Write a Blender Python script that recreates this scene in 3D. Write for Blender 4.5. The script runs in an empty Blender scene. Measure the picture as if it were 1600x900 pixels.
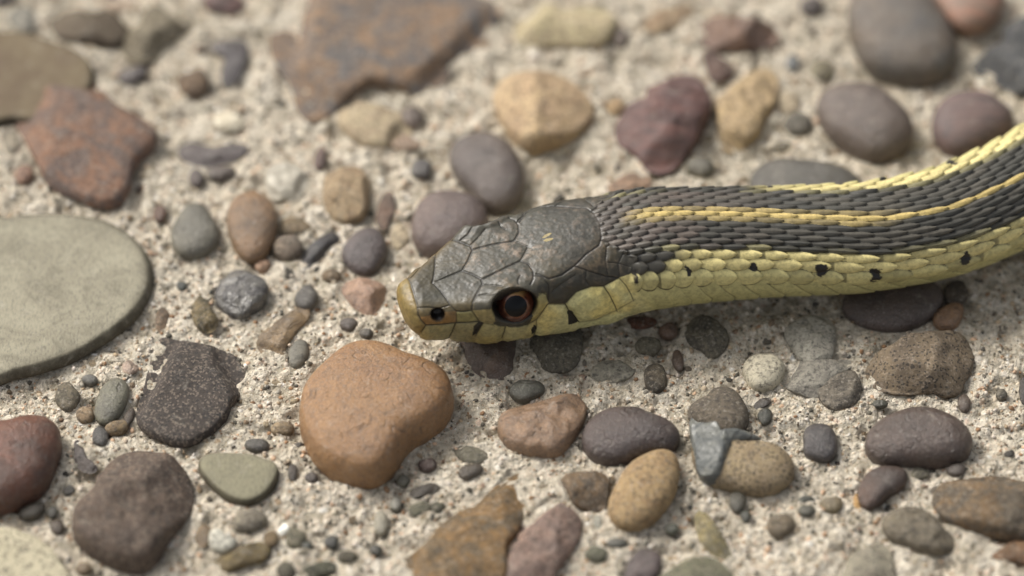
import bpy, math, random
import numpy as np
from mathutils import Vector
from mathutils.bvhtree import BVHTree

random.seed(7)
RNG = np.random.RandomState(7)
scene = bpy.context.scene
COL = scene.collection
MM = 0.001                                   # the script thinks in millimetres, the scene is in metres

# ------------------------------------------------------------------ camera
ELEV = math.radians(50.0)                    # the lens looks down at the paving at about 50 degrees
DIST = 500.0
PXMM = 0.060
FPX = DIST / PXMM
SE, CE = math.sin(ELEV), math.cos(ELEV)
RIGHT = np.array([1.0, 0, 0]); UP = np.array([0, SE, CE]); FWD = np.array([0, CE, -SE])
CPOS = -FWD * DIST
cam_d = bpy.data.cameras.new('camera')
cam = bpy.data.objects.new('camera', cam_d); COL.objects.link(cam)
cam.location = Vector(CPOS * MM)
cam.rotation_euler = (math.radians(90) - ELEV, 0, 0)
cam_d.sensor_width = 36.0
cam_d.lens = 36.0 * FPX / 1600.0
cam_d.clip_start = 0.02; cam_d.clip_end = 50.0
cam_d.dof.use_dof = True
cam_d.dof.focus_distance = (DIST - 8.0) * MM
cam_d.dof.aperture_fstop = 9.5
scene.camera = cam

# ------------------------------------------------------------------ sky and light (bright overcast)
SUN_DIR = Vector((-0.60, 0.42, 0.72)).normalized()
sun_el = math.asin(SUN_DIR.z)
sun_az = math.atan2(SUN_DIR.x, SUN_DIR.y)
world = bpy.data.worlds.new('World'); scene.world = world; world.use_nodes = True
wn = world.node_tree.nodes; wl = world.node_tree.links
wn.clear()
sky = wn.new('ShaderNodeTexSky'); sky.sky_type = 'NISHITA'; sky.sun_disc = False
sky.sun_elevation = sun_el; sky.sun_rotation = sun_az
sky.air_density = 1.0; sky.dust_density = 6.0; sky.ozone_density = 0.6
hsv = wn.new('ShaderNodeHueSaturation'); hsv.inputs['Saturation'].default_value = 0.30
bg = wn.new('ShaderNodeBackground'); bg.inputs['Strength'].default_value = 0.12
wo = wn.new('ShaderNodeOutputWorld')
wl.new(sky.outputs[0], hsv.inputs['Color']); wl.new(hsv.outputs[0], bg.inputs[0]); wl.new(bg.outputs[0], wo.inputs[0])
sun_d = bpy.data.lights.new('sun', 'SUN'); sun_d.energy = 1.9; sun_d.angle = math.radians(20); sun_d.color = (1.0, 0.965, 0.91)
sun = bpy.data.objects.new('sun', sun_d); COL.objects.link(sun)
sun.rotation_euler = (-SUN_DIR).to_track_quat('-Z', 'Y').to_euler()
sun.location = (SUN_DIR * 2.0)
vs = scene.view_settings
vs.view_transform = 'Standard'; vs.look = 'None'; vs.gamma = 1.0; vs.use_curve_mapping = False
vs.exposure = 0.50

# ------------------------------------------------------------------ projection and small maths
def project(P):
    d = np.asarray(P, float) - CPOS
    z = d @ FWD
    return 800 + (d @ RIGHT) / z * FPX, 450 - (d @ UP) / z * FPX

def ground_at(px, py, z):
    """The point of the horizontal plane at height z (mm) seen at photograph pixel px, py."""
    px = np.asarray(px, float); py = np.asarray(py, float); z = np.asarray(z, float)
    d = (px[..., None] - 800) / FPX * RIGHT + (450 - py[..., None]) / FPX * UP + FWD
    t = (z - CPOS[2]) / d[..., 2]
    return CPOS + d * t[..., None]

def lin(c):
    c = np.asarray(c, float) / 255.0
    return np.where(c <= 0.04045, c / 12.92, ((c + 0.055) / 1.055) ** 2.4)

def sstep(a, b, x):
    t = np.clip((x - a) / (b - a), 0, 1); return t * t * (3 - 2 * t)

def _h(i, j, k, seed):
    n = (i * 374761393 + j * 668265263 + k * 2147483647 + seed * 974634777) & 0xffffffff
    n = ((n ^ (n >> 13)) * 1274126177) & 0xffffffff
    n = ((n ^ (n >> 16)) * 2246822519) & 0xffffffff
    return ((n ^ (n >> 15)) & 0xffff) / 65535.0

def vnoise(P, seed=0):
    P = np.asarray(P, float); f = np.floor(P).astype(np.int64); t = P - f; t = t * t * t * (t * (t * 6 - 15) + 10)
    out = 0
    for a in (0, 1):
        for b in (0, 1):
            for c in (0, 1):
                w = (t[..., 0] if a else 1 - t[..., 0]) * (t[..., 1] if b else 1 - t[..., 1]) * (t[..., 2] if c else 1 - t[..., 2])
                out = out + w * _h(f[..., 0] + a, f[..., 1] + b, f[..., 2] + c, seed)
    return out * 2 - 1

def fbm(P, octs=3, seed=0):
    P = np.asarray(P, float); s = 0; a = 1.0
    for o in range(octs):
        s = s + a * vnoise(P * 2.03 ** o + 17.3 * o, seed + o); a *= 0.5
    return s

def catmull(pts, n, closed=False):
    P = np.asarray(pts, float); m = len(P)
    if closed:
        t = np.linspace(0, m, n, endpoint=False)
    else:
        t = np.linspace(0, m - 1 - 1e-9, n)
    i = np.floor(t).astype(int); u = (t - i)[:, None]
    g = (lambda k: P[(i + k) % m]) if closed else (lambda k: P[np.clip(i + k, 0, m - 1)])
    p0, p1, p2, p3 = g(-1), g(0), g(1), g(2)
    return 0.5 * (2 * p1 + (p2 - p0) * u + (2 * p0 - 5 * p1 + 4 * p2 - p3) * u ** 2 + (3 * p1 - p0 - 3 * p2 + p3) * u ** 3)

def pchip(x, y, q):
    x = np.asarray(x, float); y = np.asarray(y, float); h = np.diff(x); d = np.diff(y) / h
    m = np.zeros_like(y)
    for k in range(1, len(x) - 1):
        if d[k - 1] * d[k] > 0:
            w1, w2 = 2 * h[k] + h[k - 1], h[k] + 2 * h[k - 1]
            m[k] = (w1 + w2) / (w1 / d[k - 1] + w2 / d[k])
    m[0], m[-1] = d[0], d[-1]
    q = np.clip(q, x[0], x[-1]); i = np.clip(np.searchsorted(x, q) - 1, 0, len(x) - 2); t = (q - x[i]) / h[i]
    return ((1 + 2 * t) * (1 - t) ** 2 * y[i] + t * (1 - t) ** 2 * h[i] * m[i] + t * t * (3 - 2 * t) * y[i + 1] + t * t * (t - 1) * h[i] * m[i + 1])

# ------------------------------------------------------------------ object helpers
def mesh_from(name, V, quads=None, faces=None, smooth=True):
    me = bpy.data.meshes.new(name)
    V = np.asarray(V, np.float32) * MM
    if quads is not None:
        F = np.asarray(quads, np.int32); nf = len(F); k = F.shape[1]
        me.vertices.add(len(V)); me.vertices.foreach_set('co', V.ravel())
        me.loops.add(nf * k); me.loops.foreach_set('vertex_index', F.ravel())
        me.polygons.add(nf); me.polygons.foreach_set('loop_start', np.arange(0, nf * k, k, dtype=np.int32))
        me.update(calc_edges=True); me.validate()
    else:
        me.from_pydata([tuple(v) for v in V], [], faces); me.update()
    if smooth:
        me.polygons.foreach_set('use_smooth', np.ones(len(me.polygons), bool))
    return me

def set_color(me, C, name='Col'):
    a = me.color_attributes.new(name, 'FLOAT_COLOR', 'POINT')
    C = np.asarray(C, np.float32)
    if C.shape[1] == 3: C = np.concatenate([C, np.ones((len(C), 1), np.float32)], 1)
    a.data.foreach_set('color', C.ravel())

def link(name, me, mat=None, parent=None, loc=None):
    o = bpy.data.objects.new(name, me); COL.objects.link(o)
    if mat: me.materials.append(mat)
    if parent: o.parent = parent
    if loc is not None: o.location = Vector(np.asarray(loc, float) * MM)
    return o

def grid_quads(n, m, wrap=False):
    i = np.arange(n - 1)[:, None]; j = np.arange(m if wrap else m - 1)[None]
    j2 = (j + 1) % m
    return np.stack(np.broadcast_arrays(i * m + j, i * m + j2, (i + 1) * m + j2, (i + 1) * m + j), -1).reshape(-1, 4)

# ------------------------------------------------------------------ materials
class NT:
    def __init__(s, name):
        s.m = bpy.data.materials.new(name); s.m.use_nodes = True; s.t = s.m.node_tree; s.n = s.t.nodes; s.l = s.t.links
        s.b = s.n['Principled BSDF']
    def new(s, kind, **kw):
        x = s.n.new(kind)
        for k, v in kw.items(): setattr(x, k, v)
        return x
    def link(s, a, b): s.l.new(a, b)
    def setin(s, node, **kw):
        for k, v in kw.items():
            k = k.replace('_', ' ')
            if hasattr(v, 'is_linked') or isinstance(v, bpy.types.NodeSocket): s.l.new(v, node.inputs[k])
            else: node.inputs[k].default_value = v
    def coords(s, rand=True):
        tc = s.new('ShaderNodeTexCoord'); mp = s.new('ShaderNodeVectorMath', operation='SCALE'); mp.inputs['Scale'].default_value = 1000.0
        s.link(tc.outputs['Object'], mp.inputs[0])
        if not rand: return mp.outputs[0]
        oi = s.new('ShaderNodeObjectInfo'); mu = s.new('ShaderNodeMath', operation='MULTIPLY'); mu.inputs[1].default_value = 61.7
        s.link(oi.outputs['Random'], mu.inputs[0]); ad = s.new('ShaderNodeVectorMath', operation='ADD')
        s.link(mp.outputs[0], ad.inputs[0]); s.link(mu.outputs[0], ad.inputs[1]); return ad.outputs[0]
    def noise(s, vec, scale, detail=4, rough=0.6, dist=0.0):
        x = s.new('ShaderNodeTexNoise'); s.link(vec, x.inputs['Vector'])
        x.inputs['Scale'].default_value = scale; x.inputs['Detail'].default_value = detail; x.inputs['Roughness'].default_value = rough
        x.inputs['Distortion'].default_value = dist
        return x.outputs['Fac']
    def voro(s, vec, scale, out='Distance', rnd=1.0):
        x = s.new('ShaderNodeTexVoronoi'); s.link(vec, x.inputs['Vector']); x.inputs['Scale'].default_value = scale
        x.inputs['Randomness'].default_value = rnd
        return x.outputs[out]
    def ramp(s, fac, stops, interp='LINEAR'):
        r = s.new('ShaderNodeValToRGB'); r.color_ramp.interpolation = interp; e = r.color_ramp.elements
        while len(e) > 1: e.remove(e[-1])
        for k, (p, c) in enumerate(stops):
            if not hasattr(c, '__len__'): c = (c, c, c)
            el = e[0] if k == 0 else e.new(p)
            el.position = p; el.color = (c[0], c[1], c[2], 1)
        s.link(fac, r.inputs[0]); return r.outputs[0]
    def mix(s, fac, a, b, mode='MIX'):
        x = s.new('ShaderNodeMix', data_type='RGBA', blend_type=mode)
        for sock, v in ((x.inputs[0], fac), (x.inputs[6], a), (x.inputs[7], b)):
            if isinstance(v, bpy.types.NodeSocket): s.link(v, sock)
            elif hasattr(v, '__len__'): sock.default_value = (v[0], v[1], v[2], 1)
            else: sock.default_value = v
        return x.outputs[2]
    def math(s, op, a, b=0.0):
        x = s.new('ShaderNodeMath', operation=op)
        for k, v in ((0, a), (1, b)):
            if isinstance(v, bpy.types.NodeSocket): s.link(v, x.inputs[k])
            else: x.inputs[k].default_value = v
        return x.outputs[0]
    def prop(s, name, out='Color'):
        x = s.new('ShaderNodeAttribute', attribute_type='OBJECT', attribute_name=name); return x.outputs[out]
    def vcol(s, name='Col'):
        x = s.new('ShaderNodeAttribute', attribute_type='GEOMETRY', attribute_name=name); return x.outputs['Color']
    def bump(s, h, strength, dist_mm, normal=None):
        x = s.new('ShaderNodeBump'); x.inputs['Strength'].default_value = strength; x.inputs['Distance'].default_value = dist_mm * MM
        s.link(h, x.inputs['Height'])
        if normal is not None: s.link(normal, x.inputs['Normal'])
        return x.outputs[0]
    def dusty(s, c, v, k=0.34):
        return s.mix(s.ramp(s.noise(v, 0.85, 7, 0.78, 0.6), [(0.56, 0.0), (0.72, k)]), c, (0.50, 0.46, 0.38))
    def out(s, color, rough, normal=None, spec=0.4):
        if isinstance(rough, bpy.types.NodeSocket): s.link(rough, s.b.inputs['Roughness'])
        else: s.b.inputs['Roughness'].default_value = rough
        if isinstance(color, bpy.types.NodeSocket): s.link(color, s.b.inputs['Base Color'])
        else: s.b.inputs['Base Color'].default_value = (color[0], color[1], color[2], 1)
        s.b.inputs['Specular IOR Level'].default_value = spec
        if normal is not None: s.link(normal, s.b.inputs['Normal'])
        return s.m

def stone_material(kind):
    """Stones take their two tones from the object's own properties tone and tone_b; the kind sets the grain."""
    t = NT('stone ' + kind); v = t.coords(); A = t.prop('tone'); B = t.prop('tone_b')
    rough, spec = 0.55, 0.35
    if kind == 'smooth':
        f = t.ramp(t.noise(v, 0.22, 5, 0.62, 0.6), [(0.36, 0.0), (0.66, 1.0)])
        c = t.mix(f, A, B)
        g = t.noise(v, 5.0, 5, 0.72)
        c = t.mix(t.ramp(g, [(0.34, 0.55), (0.52, 0.0)]), c, (0.045, 0.04, 0.038))
        c = t.mix(t.ramp(t.noise(v, 8.0, 3, 0.6), [(0.56, 0.0), (0.72, 0.38)]), c, (0.5, 0.45, 0.38))
        c = t.mix(t.ramp(t.noise(v, 0.9, 5, 0.7, 0.8), [(0.36, 0.30), (0.52, 0.0)]), c, (0.05, 0.043, 0.04))
        pit = t.ramp(t.voro(v, 1.7), [(0.05, 0.0), (0.16, 1.0)])
        pm = t.ramp(t.noise(v, 0.7, 3), [(0.50, 0.0), (0.60, 1.0)])
        pf = t.math('MULTIPLY', t.math('SUBTRACT', 1.0, pit), pm)
        c = t.mix(t.math('MULTIPLY', pf, 0.6), c, (0.04, 0.035, 0.03))
        vein = t.ramp(t.noise(v, 0.23, 3, 0.55, 0.9), [(0.482, 0.0), (0.497, 1.0), (0.503, 1.0), (0.518, 0.0)])
        vm = t.math('MULTIPLY', vein, t.ramp(t.noise(v, 0.5, 3), [(0.45, 0.0), (0.62, 1.0)]))
        c = t.mix(t.math('MULTIPLY', vm, 0.45), c, (0.055, 0.045, 0.038))
        pf = t.math('ADD', pf, t.math('MULTIPLY', vm, 0.6))
        n = t.bump(t.math('SUBTRACT', t.noise(v, 2.6, 8, 0.7), t.math('MULTIPLY', pf, 0.8)), 0.60, 0.34)
        n = t.bump(t.noise(v, 0.55, 4, 0.5), 0.35, 0.7, n)
        r = t.ramp(t.noise(v, 1.3, 3), [(0.3, 0.26), (0.7, 0.44)])
        return t.out(t.dusty(c, v), r, n, 0.5)
    if kind == 'mottled':
        f = t.ramp(t.noise(v, 0.34, 7, 0.72, 1.2), [(0.43, 0.0), (0.57, 1.0)])
        c = t.mix(f, A, B)
        c = t.mix(t.ramp(t.noise(v, 2.6, 5, 0.7), [(0.36, 0.72), (0.52, 0.0)]), c, (0.035, 0.032, 0.03))
        c = t.mix(t.ramp(t.noise(v, 3.4, 5, 0.65), [(0.54, 0.0), (0.70, 0.55)]), c, (0.46, 0.41, 0.33))
        n = t.bump(t.noise(v, 1.8, 8, 0.7), 0.75, 0.45)
        return t.out(t.dusty(c, v), 0.74, n, 0.3)
    if kind == 'speckled':
        f = t.ramp(t.noise(v, 0.5, 4, 0.6), [(0.35, 0.0), (0.65, 1.0)])
        c = t.mix(f, A, B)
        cell = t.new('ShaderNodeSeparateColor'); t.link(t.voro(v, 5.5, 'Color'), cell.inputs[0])
        c = t.mix(t.ramp(cell.outputs[0], [(0.0, 0.72), (0.20, 0.0)], 'CONSTANT'), c, (0.03, 0.028, 0.026))
        c = t.mix(t.ramp(cell.outputs[1], [(0.0, 0.0), (0.80, 0.5)], 'CONSTANT'), c, t.mix(0.55, (0.46, 0.37, 0.28), c))
        n = t.bump(t.noise(v, 3.0, 6, 0.7), 0.7, 0.35)
        return t.out(t.dusty(c, v), 0.72, n, 0.3)
    if kind == 'striated':
        mp = t.new('ShaderNodeMapping'); t.link(v, mp.inputs[0]); mp.inputs['Rotation'].default_value = (0.3, 0.2, 0.95); mp.inputs['Scale'].default_value = (0.32, 1.5, 1.0)
        f = t.ramp(t.noise(mp.outputs[0], 0.9, 5, 0.65, 0.5), [(0.36, 0.0), (0.62, 1.0)])
        c = t.mix(f, A, B)
        c = t.mix(t.ramp(t.noise(v, 5.0, 4, 0.7), [(0.34, 0.5), (0.5, 0.0)]), c, (0.04, 0.035, 0.035))
        n = t.bump(t.noise(mp.outputs[0], 2.0, 6, 0.65), 0.5, 0.3)
        return t.out(t.dusty(c, v), 0.58, n, 0.38)
    if kind == 'flat':
        f = t.ramp(t.noise(v, 0.26, 7, 0.72, 0.8), [(0.40, 0.0), (0.60, 1.0)])
        c = t.mix(f, A, B)
        mp = t.new('ShaderNodeMapping'); t.link(v, mp.inputs[0]); mp.inputs['Rotation'].default_value = (0, 0, 0.5); mp.inputs['Scale'].default_value = (2.0, 0.8, 1)
        c = t.mix(t.ramp(t.noise(mp.outputs[0], 2.4, 6, 0.75), [(0.33, 0.55), (0.52, 0.0)]), c, (0.07, 0.07, 0.06))
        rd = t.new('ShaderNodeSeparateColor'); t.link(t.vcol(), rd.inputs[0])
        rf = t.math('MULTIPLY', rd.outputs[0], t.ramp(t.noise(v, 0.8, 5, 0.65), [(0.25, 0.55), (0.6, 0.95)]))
        c = t.mix(rf, c, lin((70, 63, 50)))                                       # darker brown band towards the edge of the slab
        n = t.bump(t.noise(v, 4.0, 6, 0.7), 0.45, 0.25)
        return t.out(t.dusty(c, v), 0.75, n, 0.28)
    if kind == 'glassy':
        f = t.ramp(t.noise(v, 0.55, 5, 0.6, 1.4), [(0.40, 0.0), (0.58, 1.0)])
        c = t.mix(f, A, B)
        n = t.bump(t.noise(v, 0.9, 4, 0.5, 1.0), 0.8, 0.6)
        r = t.ramp(f, [(0.0, 0.22), (1.0, 0.65)])
        return t.out(c, r, n, 0.5)
STONE = {k: stone_material(k) for k in ('smooth', 'mottled', 'speckled', 'striated', 'flat', 'glassy')}

def concrete_material():
    t = NT('worn concrete'); v = t.coords(False)
    def cells(scale):
        x = t.new('ShaderNodeVectorMath', operation='ADD'); w = t.new('ShaderNodeTexNoise'); t.link(v, w.inputs['Vector']); w.inputs['Scale'].default_value = scale * 0.9; w.inputs['Detail'].default_value = 3
        m = t.new('ShaderNodeVectorMath', operation='SCALE'); m.inputs['Scale'].default_value = 0.9 / scale; t.link(w.outputs['Color'], m.inputs[0])
        t.link(v, x.inputs[0]); t.link(m.outputs[0], x.inputs[1])
        n = t.new('ShaderNodeTexVoronoi'); t.link(x.outputs[0], n.inputs['Vector']); n.inputs['Scale'].default_value = scale
        s = t.new('ShaderNodeSeparateColor'); t.link(n.outputs['Color'], s.inputs[0]); return n.outputs['Distance'], s
    d1, c1 = cells(1.25); d2, c2 = cells(2.6); d3, c3 = cells(5.5)
    pal = [(0.0, (208, 196, 178)), (0.22, (186, 172, 152)), (0.40, (222, 212, 198)), (0.52, (172, 156, 136)), (0.62, (206, 182, 162)), (0.70, (148, 140, 126)),
           (0.78, (156, 132, 104)), (0.84, (112, 106, 94)), (0.90, (78, 74, 66)), (0.95, (230, 226, 218))]
    big = t.ramp(c1.outputs[0], [(p, lin(c)) for p, c in pal], 'CONSTANT')
    mid = t.ramp(c2.outputs[0], [(p, lin(c)) for p, c in pal], 'CONSTANT')
    fine = t.ramp(c3.outputs[1], [(0.0, lin((214, 202, 184))), (0.3, lin((188, 172, 152))), (0.55, lin((226, 218, 204))), (0.75, lin((152, 142, 126))), (0.88, lin((90, 84, 74))), (0.94, lin((216, 188, 166)))], 'CONSTANT')
    paste = t.ramp(t.noise(v, 0.45, 6, 0.65), [(0.3, lin((184, 172, 154))), (0.5, lin((208, 198, 180))), (0.7, lin((222, 214, 200)))])
    c = t.mix(t.ramp(d3, [(0.30, 0.8), (0.46, 0.1)]), paste, fine)
    s2 = t.math('MULTIPLY', t.ramp(d2, [(0.32, 0.95), (0.43, 0.0)]), t.ramp(c2.outputs[1], [(0.0, 0.0), (0.45, 1.0)], 'CONSTANT'))
    s1 = t.math('MULTIPLY', t.ramp(d1, [(0.30, 0.85), (0.42, 0.0)]), t.ramp(c1.outputs[1], [(0.0, 0.0), (0.66, 1.0)], 'CONSTANT'))
    c = t.mix(s2, c, mid); c = t.mix(s1, c, big)
    c = t.mix(t.ramp(t.noise(v, 0.14, 5, 0.6), [(0.50, 0.0), (0.68, 0.35)]), c, lin((150, 140, 120)))
    c = t.mix(t.ramp(t.noise(v, 1.3, 6, 0.75), [(0.32, 0.85), (0.44, 0.0)]), c, lin((96, 88, 70)))
    crev = t.math('MULTIPLY', t.ramp(d1, [(0.38, 0.0), (0.62, 0.55)]), t.ramp(t.noise(v, 0.5, 5, 0.7), [(0.36, 0.15), (0.60, 1.0)]))
    c = t.mix(crev, c, lin((112, 104, 84)))
    pale = t.ramp(t.noise(v, 0.28, 6, 0.7), [(0.52, 0.0), (0.66, 0.6)])
    c = t.mix(pale, c, t.mix(0.55, c, lin((226, 218, 204))))
    c = t.mix(1.0, c, (1.20, 1.20, 1.175), 'MULTIPLY')
    h = t.math('ADD', t.math('MULTIPLY', d1, -1.1), t.math('ADD', t.math('MULTIPLY', t.math('MULTIPLY', d2, s2), -0.6), t.math('ADD', t.math('MULTIPLY', d3, -0.3), t.math('MULTIPLY', t.noise(v, 1.5, 7, 0.7), 1.3))))
    return t.out(c, 0.86, t.bump(h, 0.95, 0.5), 0.25)
M_CONCRETE = concrete_material()

def grain_material():
    t = NT('sand grains'); v = t.coords(False)
    c = t.mix(t.ramp(t.noise(v, 3.0, 4), [(0.35, 0.4), (0.6, 0.0)]), t.vcol(), (0.12, 0.1, 0.08))
    return t.out(c, 0.7, t.bump(t.noise(v, 5.0, 4), 0.4, 0.1), 0.3)
M_GRAIN = grain_material()

# ------------------------------------------------------------------ the paving: one sheet of worn concrete
def axis(lo, hi, step, far):
    a = np.arange(lo, hi + step / 2, step); g = []; d = step
    x = 0.0
    while x < far:
        d = min(d * 1.22, 160.0); x += d; g.append(x)
    g = np.array(g)
    return np.concatenate([lo - g[::-1], a, hi + g])

_lat = {}
def value2(x, y, cell, seed):
    return vnoise(np.stack([x / cell, y / cell, np.full_like(x, seed * 7.31 + 0.5)], -1), seed)

def ground_h(x, y):
    h = 0.40 * value2(x, y, 7.0, 1) + 0.34 * value2(x, y, 2.4, 2) + 0.26 * value2(x, y, 1.05, 3) + 0.14 * value2(x, y, 0.5, 4)
    pit = value2(x, y, 1.7, 5)
    h = h - 0.45 * sstep(0.45, 0.75, pit)
    return h - 0.25

gx = axis(-56, 56, 0.20, 1600); gy = axis(-44, 42, 0.21, 1600)
GX, GY = np.meshgrid(gx, gy, indexing='ij')
GZ = np.zeros_like(GX)
fine = sstep(72, 58, np.abs(GX)) * sstep(60, 46, np.abs(GY))                  # the close relief where the sheet is fine enough to carry it
m = fine > 0
GZ = -0.25 + 0.40 * value2(GX, GY, 7.0, 1)
GZ[m] = GZ[m] * (1 - fine[m]) + ground_h(GX[m], GY[m]) * fine[m]
pave_me = mesh_from('pavement', np.stack([GX, GY, GZ], -1).reshape(-1, 3), quads=grid_quads(len(gx), len(gy)))
pavement = link('pavement', pave_me, M_CONCRETE)
pavement['kind'] = 'structure'
pavement['label'] = 'pale sandy exposed aggregate concrete paving full of pebbles and broken stones'

# ------------------------------------------------------------------ stones bedded in the concrete
def in_poly(px, py, poly):
    poly = np.asarray(poly, float); x0, y0 = poly[:, 0], poly[:, 1]; x1, y1 = np.roll(x0, -1), np.roll(y0, -1)
    px = np.asarray(px, float)[..., None]; py = np.asarray(py, float)[..., None]
    c = ((y0 > py) != (y1 > py)) & (px < (x1 - x0) * (py - y0) / (y1 - y0 + 1e-12) + x0)
    return (c.sum(-1) % 2) == 1

def polar(poly, cx, cy, ang):
    """Radius of a closed outline about cx, cy in each direction (farthest crossing)."""
    P = np.asarray(poly, float) - (cx, cy); Q = np.roll(P, -1, 0); out = np.zeros(len(ang))
    for k, a in enumerate(ang):
        u = np.array([math.cos(a), math.sin(a)]); n = np.array([-u[1], u[0]])
        s0, s1 = P @ n, Q @ n; t0, t1 = P @ u, Q @ u
        hit = (s0 > 0) != (s1 > 0)
        if hit.any():
            f = s0[hit] / (s0[hit] - s1[hit]); r = t0[hit] + f * (t1[hit] - t0[hit]); out[k] = max(r.max(), 1.0)
        else: out[k] = 1.0
    return out

def ell(cx, cy, rx, ry, deg=0, seed=None, rough=0.10):
    a = np.linspace(0, 2 * math.pi, 12, endpoint=False); d = math.radians(deg)
    r = np.random.RandomState(int(cx * 13 + cy * 7) % 99991 if seed is None else seed)
    k = 1 + rough * r.uniform(-1, 1, 12)
    x, y = rx * np.cos(a) * k, ry * np.sin(a) * k
    return [(cx + x[i] * math.cos(d) - y[i] * math.sin(d), cy + x[i] * math.sin(d) + y[i] * math.cos(d)) for i in range(12)]

OUTLINES = []; BEDS = []; LEVEL = []
def stone_mesh(poly, hf, p, facets, lump, rough, sharp, seed, n_seg, n_ring, tilt=(0, 0)):
    rs = np.random.RandomState(seed)
    dense = np.asarray(poly, float) if sharp else catmull(poly, max(60, len(poly) * 6), True)
    area_c = dense.mean(0) if len(dense) < 4 else None
    x0, y0 = dense[:, 0], dense[:, 1]; x1, y1 = np.roll(x0, -1), np.roll(y0, -1); cr = x0 * y1 - x1 * y0; A = cr.sum() / 2
    cx = ((x0 + x1) * cr).sum() / (6 * A); cy = ((y0 + y1) * cr).sum() / (6 * A)
    ang = np.linspace(-math.pi, math.pi, n_seg, endpoint=False)
    target = polar(dense, cx, cy, ang); cur = target.copy()
    c3 = ground_at(cx, cy, 0.0)
    rg = np.linalg.norm(ground_at(cx + target * np.cos(ang), cy + target * np.sin(ang), 0.0) - c3, axis=1)
    size = math.sqrt(abs(A)) * PXMM / 1.6
    h = hf * min(np.percentile(rg, 12), size)
    a = np.linspace(0.0, math.pi / 2, n_ring)
    pr = np.sin(a) ** (2.0 / p); pz = h * np.cos(a) ** (2.0 / p)
    if p > 3: pr = np.linspace(0, 1, n_ring) ** 0.72; pz = h * (1 - pr ** p) ** (1 / p)
    pr = np.concatenate([pr, [1.0, 0.93, 0.80]]); pz = np.concatenate([pz, [-0.30 * h, -0.75 * h, -1.2 * h]]) + 0.30 * h
    wpow = 0.9 if p > 3 else 2.0; harm = 13.0 if facets else 8.0 if p < 5 else 16.0
    planes = []
    for _ in range(facets):
        az = rs.uniform(0, 2 * math.pi); el = rs.uniform(0.45, 1.3)
        n = np.array([math.cos(az) * math.cos(el), math.sin(az) * math.cos(el), math.sin(el)]); planes.append((n, rs.uniform(0.62, 0.88)))
    off = rs.uniform(-50, 50, 3)
    for it in range(11):
        G = ground_at(cx + cur * np.cos(ang), cy + cur * np.sin(ang), 0.0) - c3
        ft = np.fft.rfft(cur); ft *= np.exp(-(np.arange(len(ft)) / 4.0) ** 2); soft = np.fft.irfft(ft, n_seg)
        Gs = G * (soft / cur)[:, None]
        wr = np.clip(pr, 0, 1)[:, None, None] ** wpow
        V = (Gs[None] * (1 - wr) + G[None] * wr) * pr[:, None, None]; V[..., 2] = pz[:, None]
        V = V.reshape(-1, 3)
        Q = V / size
        if planes:
            zt_ = Q[:, 2].copy()
            for n, d in planes:
                s = Q @ n; over = np.maximum(s - np.percentile(s, 99.5) * d, 0) / n[2]; zt_ = np.minimum(zt_, Q[:, 2] - 0.9 * over)
            up_ = Q[:, 2] > 0.05 * h / size
            Q[:, 2] = np.where(up_, np.maximum(zt_, 0.04 * h / size), Q[:, 2])
        disp = lump * (fbm(Q * 1.3 + off, 3, seed) if facets else fbm(Q * 0.75 + off, 1, seed)) + rough * fbm(Q * 4.5 + off, 4, seed + 9)
        nrm = Q / (np.linalg.norm(Q, axis=1)[:, None] + 0.25)
        Q = Q + nrm * disp[:, None] * np.array([0.5, 0.5, 0.9])
        V = Q * size
        V[:, 2] += tilt[0] * V[:, 0] + tilt[1] * V[:, 1]
        X, Y = project(V + c3); dx, dy = X - cx, Y - cy
        nr = n_ring + 3; ok = (V[:, 2].reshape(nr, n_seg) >= -0.03 * h).mean(1) > 0.5      # what is sunk in the concrete does not show
        DX, DY = dx.reshape(nr, n_seg)[ok], dy.reshape(nr, n_seg)[ok]; DX, DY = DX[2:], DY[2:]
        ca, sa = np.cos(ang)[:, None, None], np.sin(ang)[:, None, None]
        t0 = DX * ca + DY * sa; s0 = DY * ca - DX * sa; t1, s1 = np.roll(t0, -1, 2), np.roll(s0, -1, 2)
        cross = (s0 > 0) != (s1 > 0)
        r_ = np.where(cross, t0 + (t1 - t0) * s0 / np.where(cross, s0 - s1, 1.0), -1.0)
        R = np.maximum(r_.max((1, 2)), 1.0)
        if it < 10:
            ratio = np.clip(target / R, 0.7, 1.35)
            ratio = (np.roll(ratio, 1) + 2 * ratio + np.roll(ratio, -1)) / 4
            cur = cur * ratio ** 0.55
            ft = np.fft.rfft(cur); ft *= np.exp(-(np.arange(len(ft)) / harm) ** 4); cur = np.fft.irfft(ft, n_seg)
    V = V.reshape(n_ring + 3, n_seg, 3)
    top = V[0].mean(0)
    verts = np.concatenate([[top], V[1:].reshape(-1, 3)])
    faces = [(0, 1 + j, 1 + (j + 1) % n_seg) for j in range(n_seg)]
    for i in range(n_ring + 1):
        for j in range(n_seg):
            q = 1 + i * n_seg; j2 = (j + 1) % n_seg
            faces.append((q + j, q + n_seg + j, q + n_seg + j2, q + j2))
    OUTLINES.append(dense); BEDS.append((cx, cy))
    rim_band = np.concatenate([[0.0], np.repeat(sstep(0.90, 0.985, np.concatenate([pr[1:n_ring], [1, 1, 1]])), n_seg)])
    return verts, faces, c3, rim_band

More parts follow.
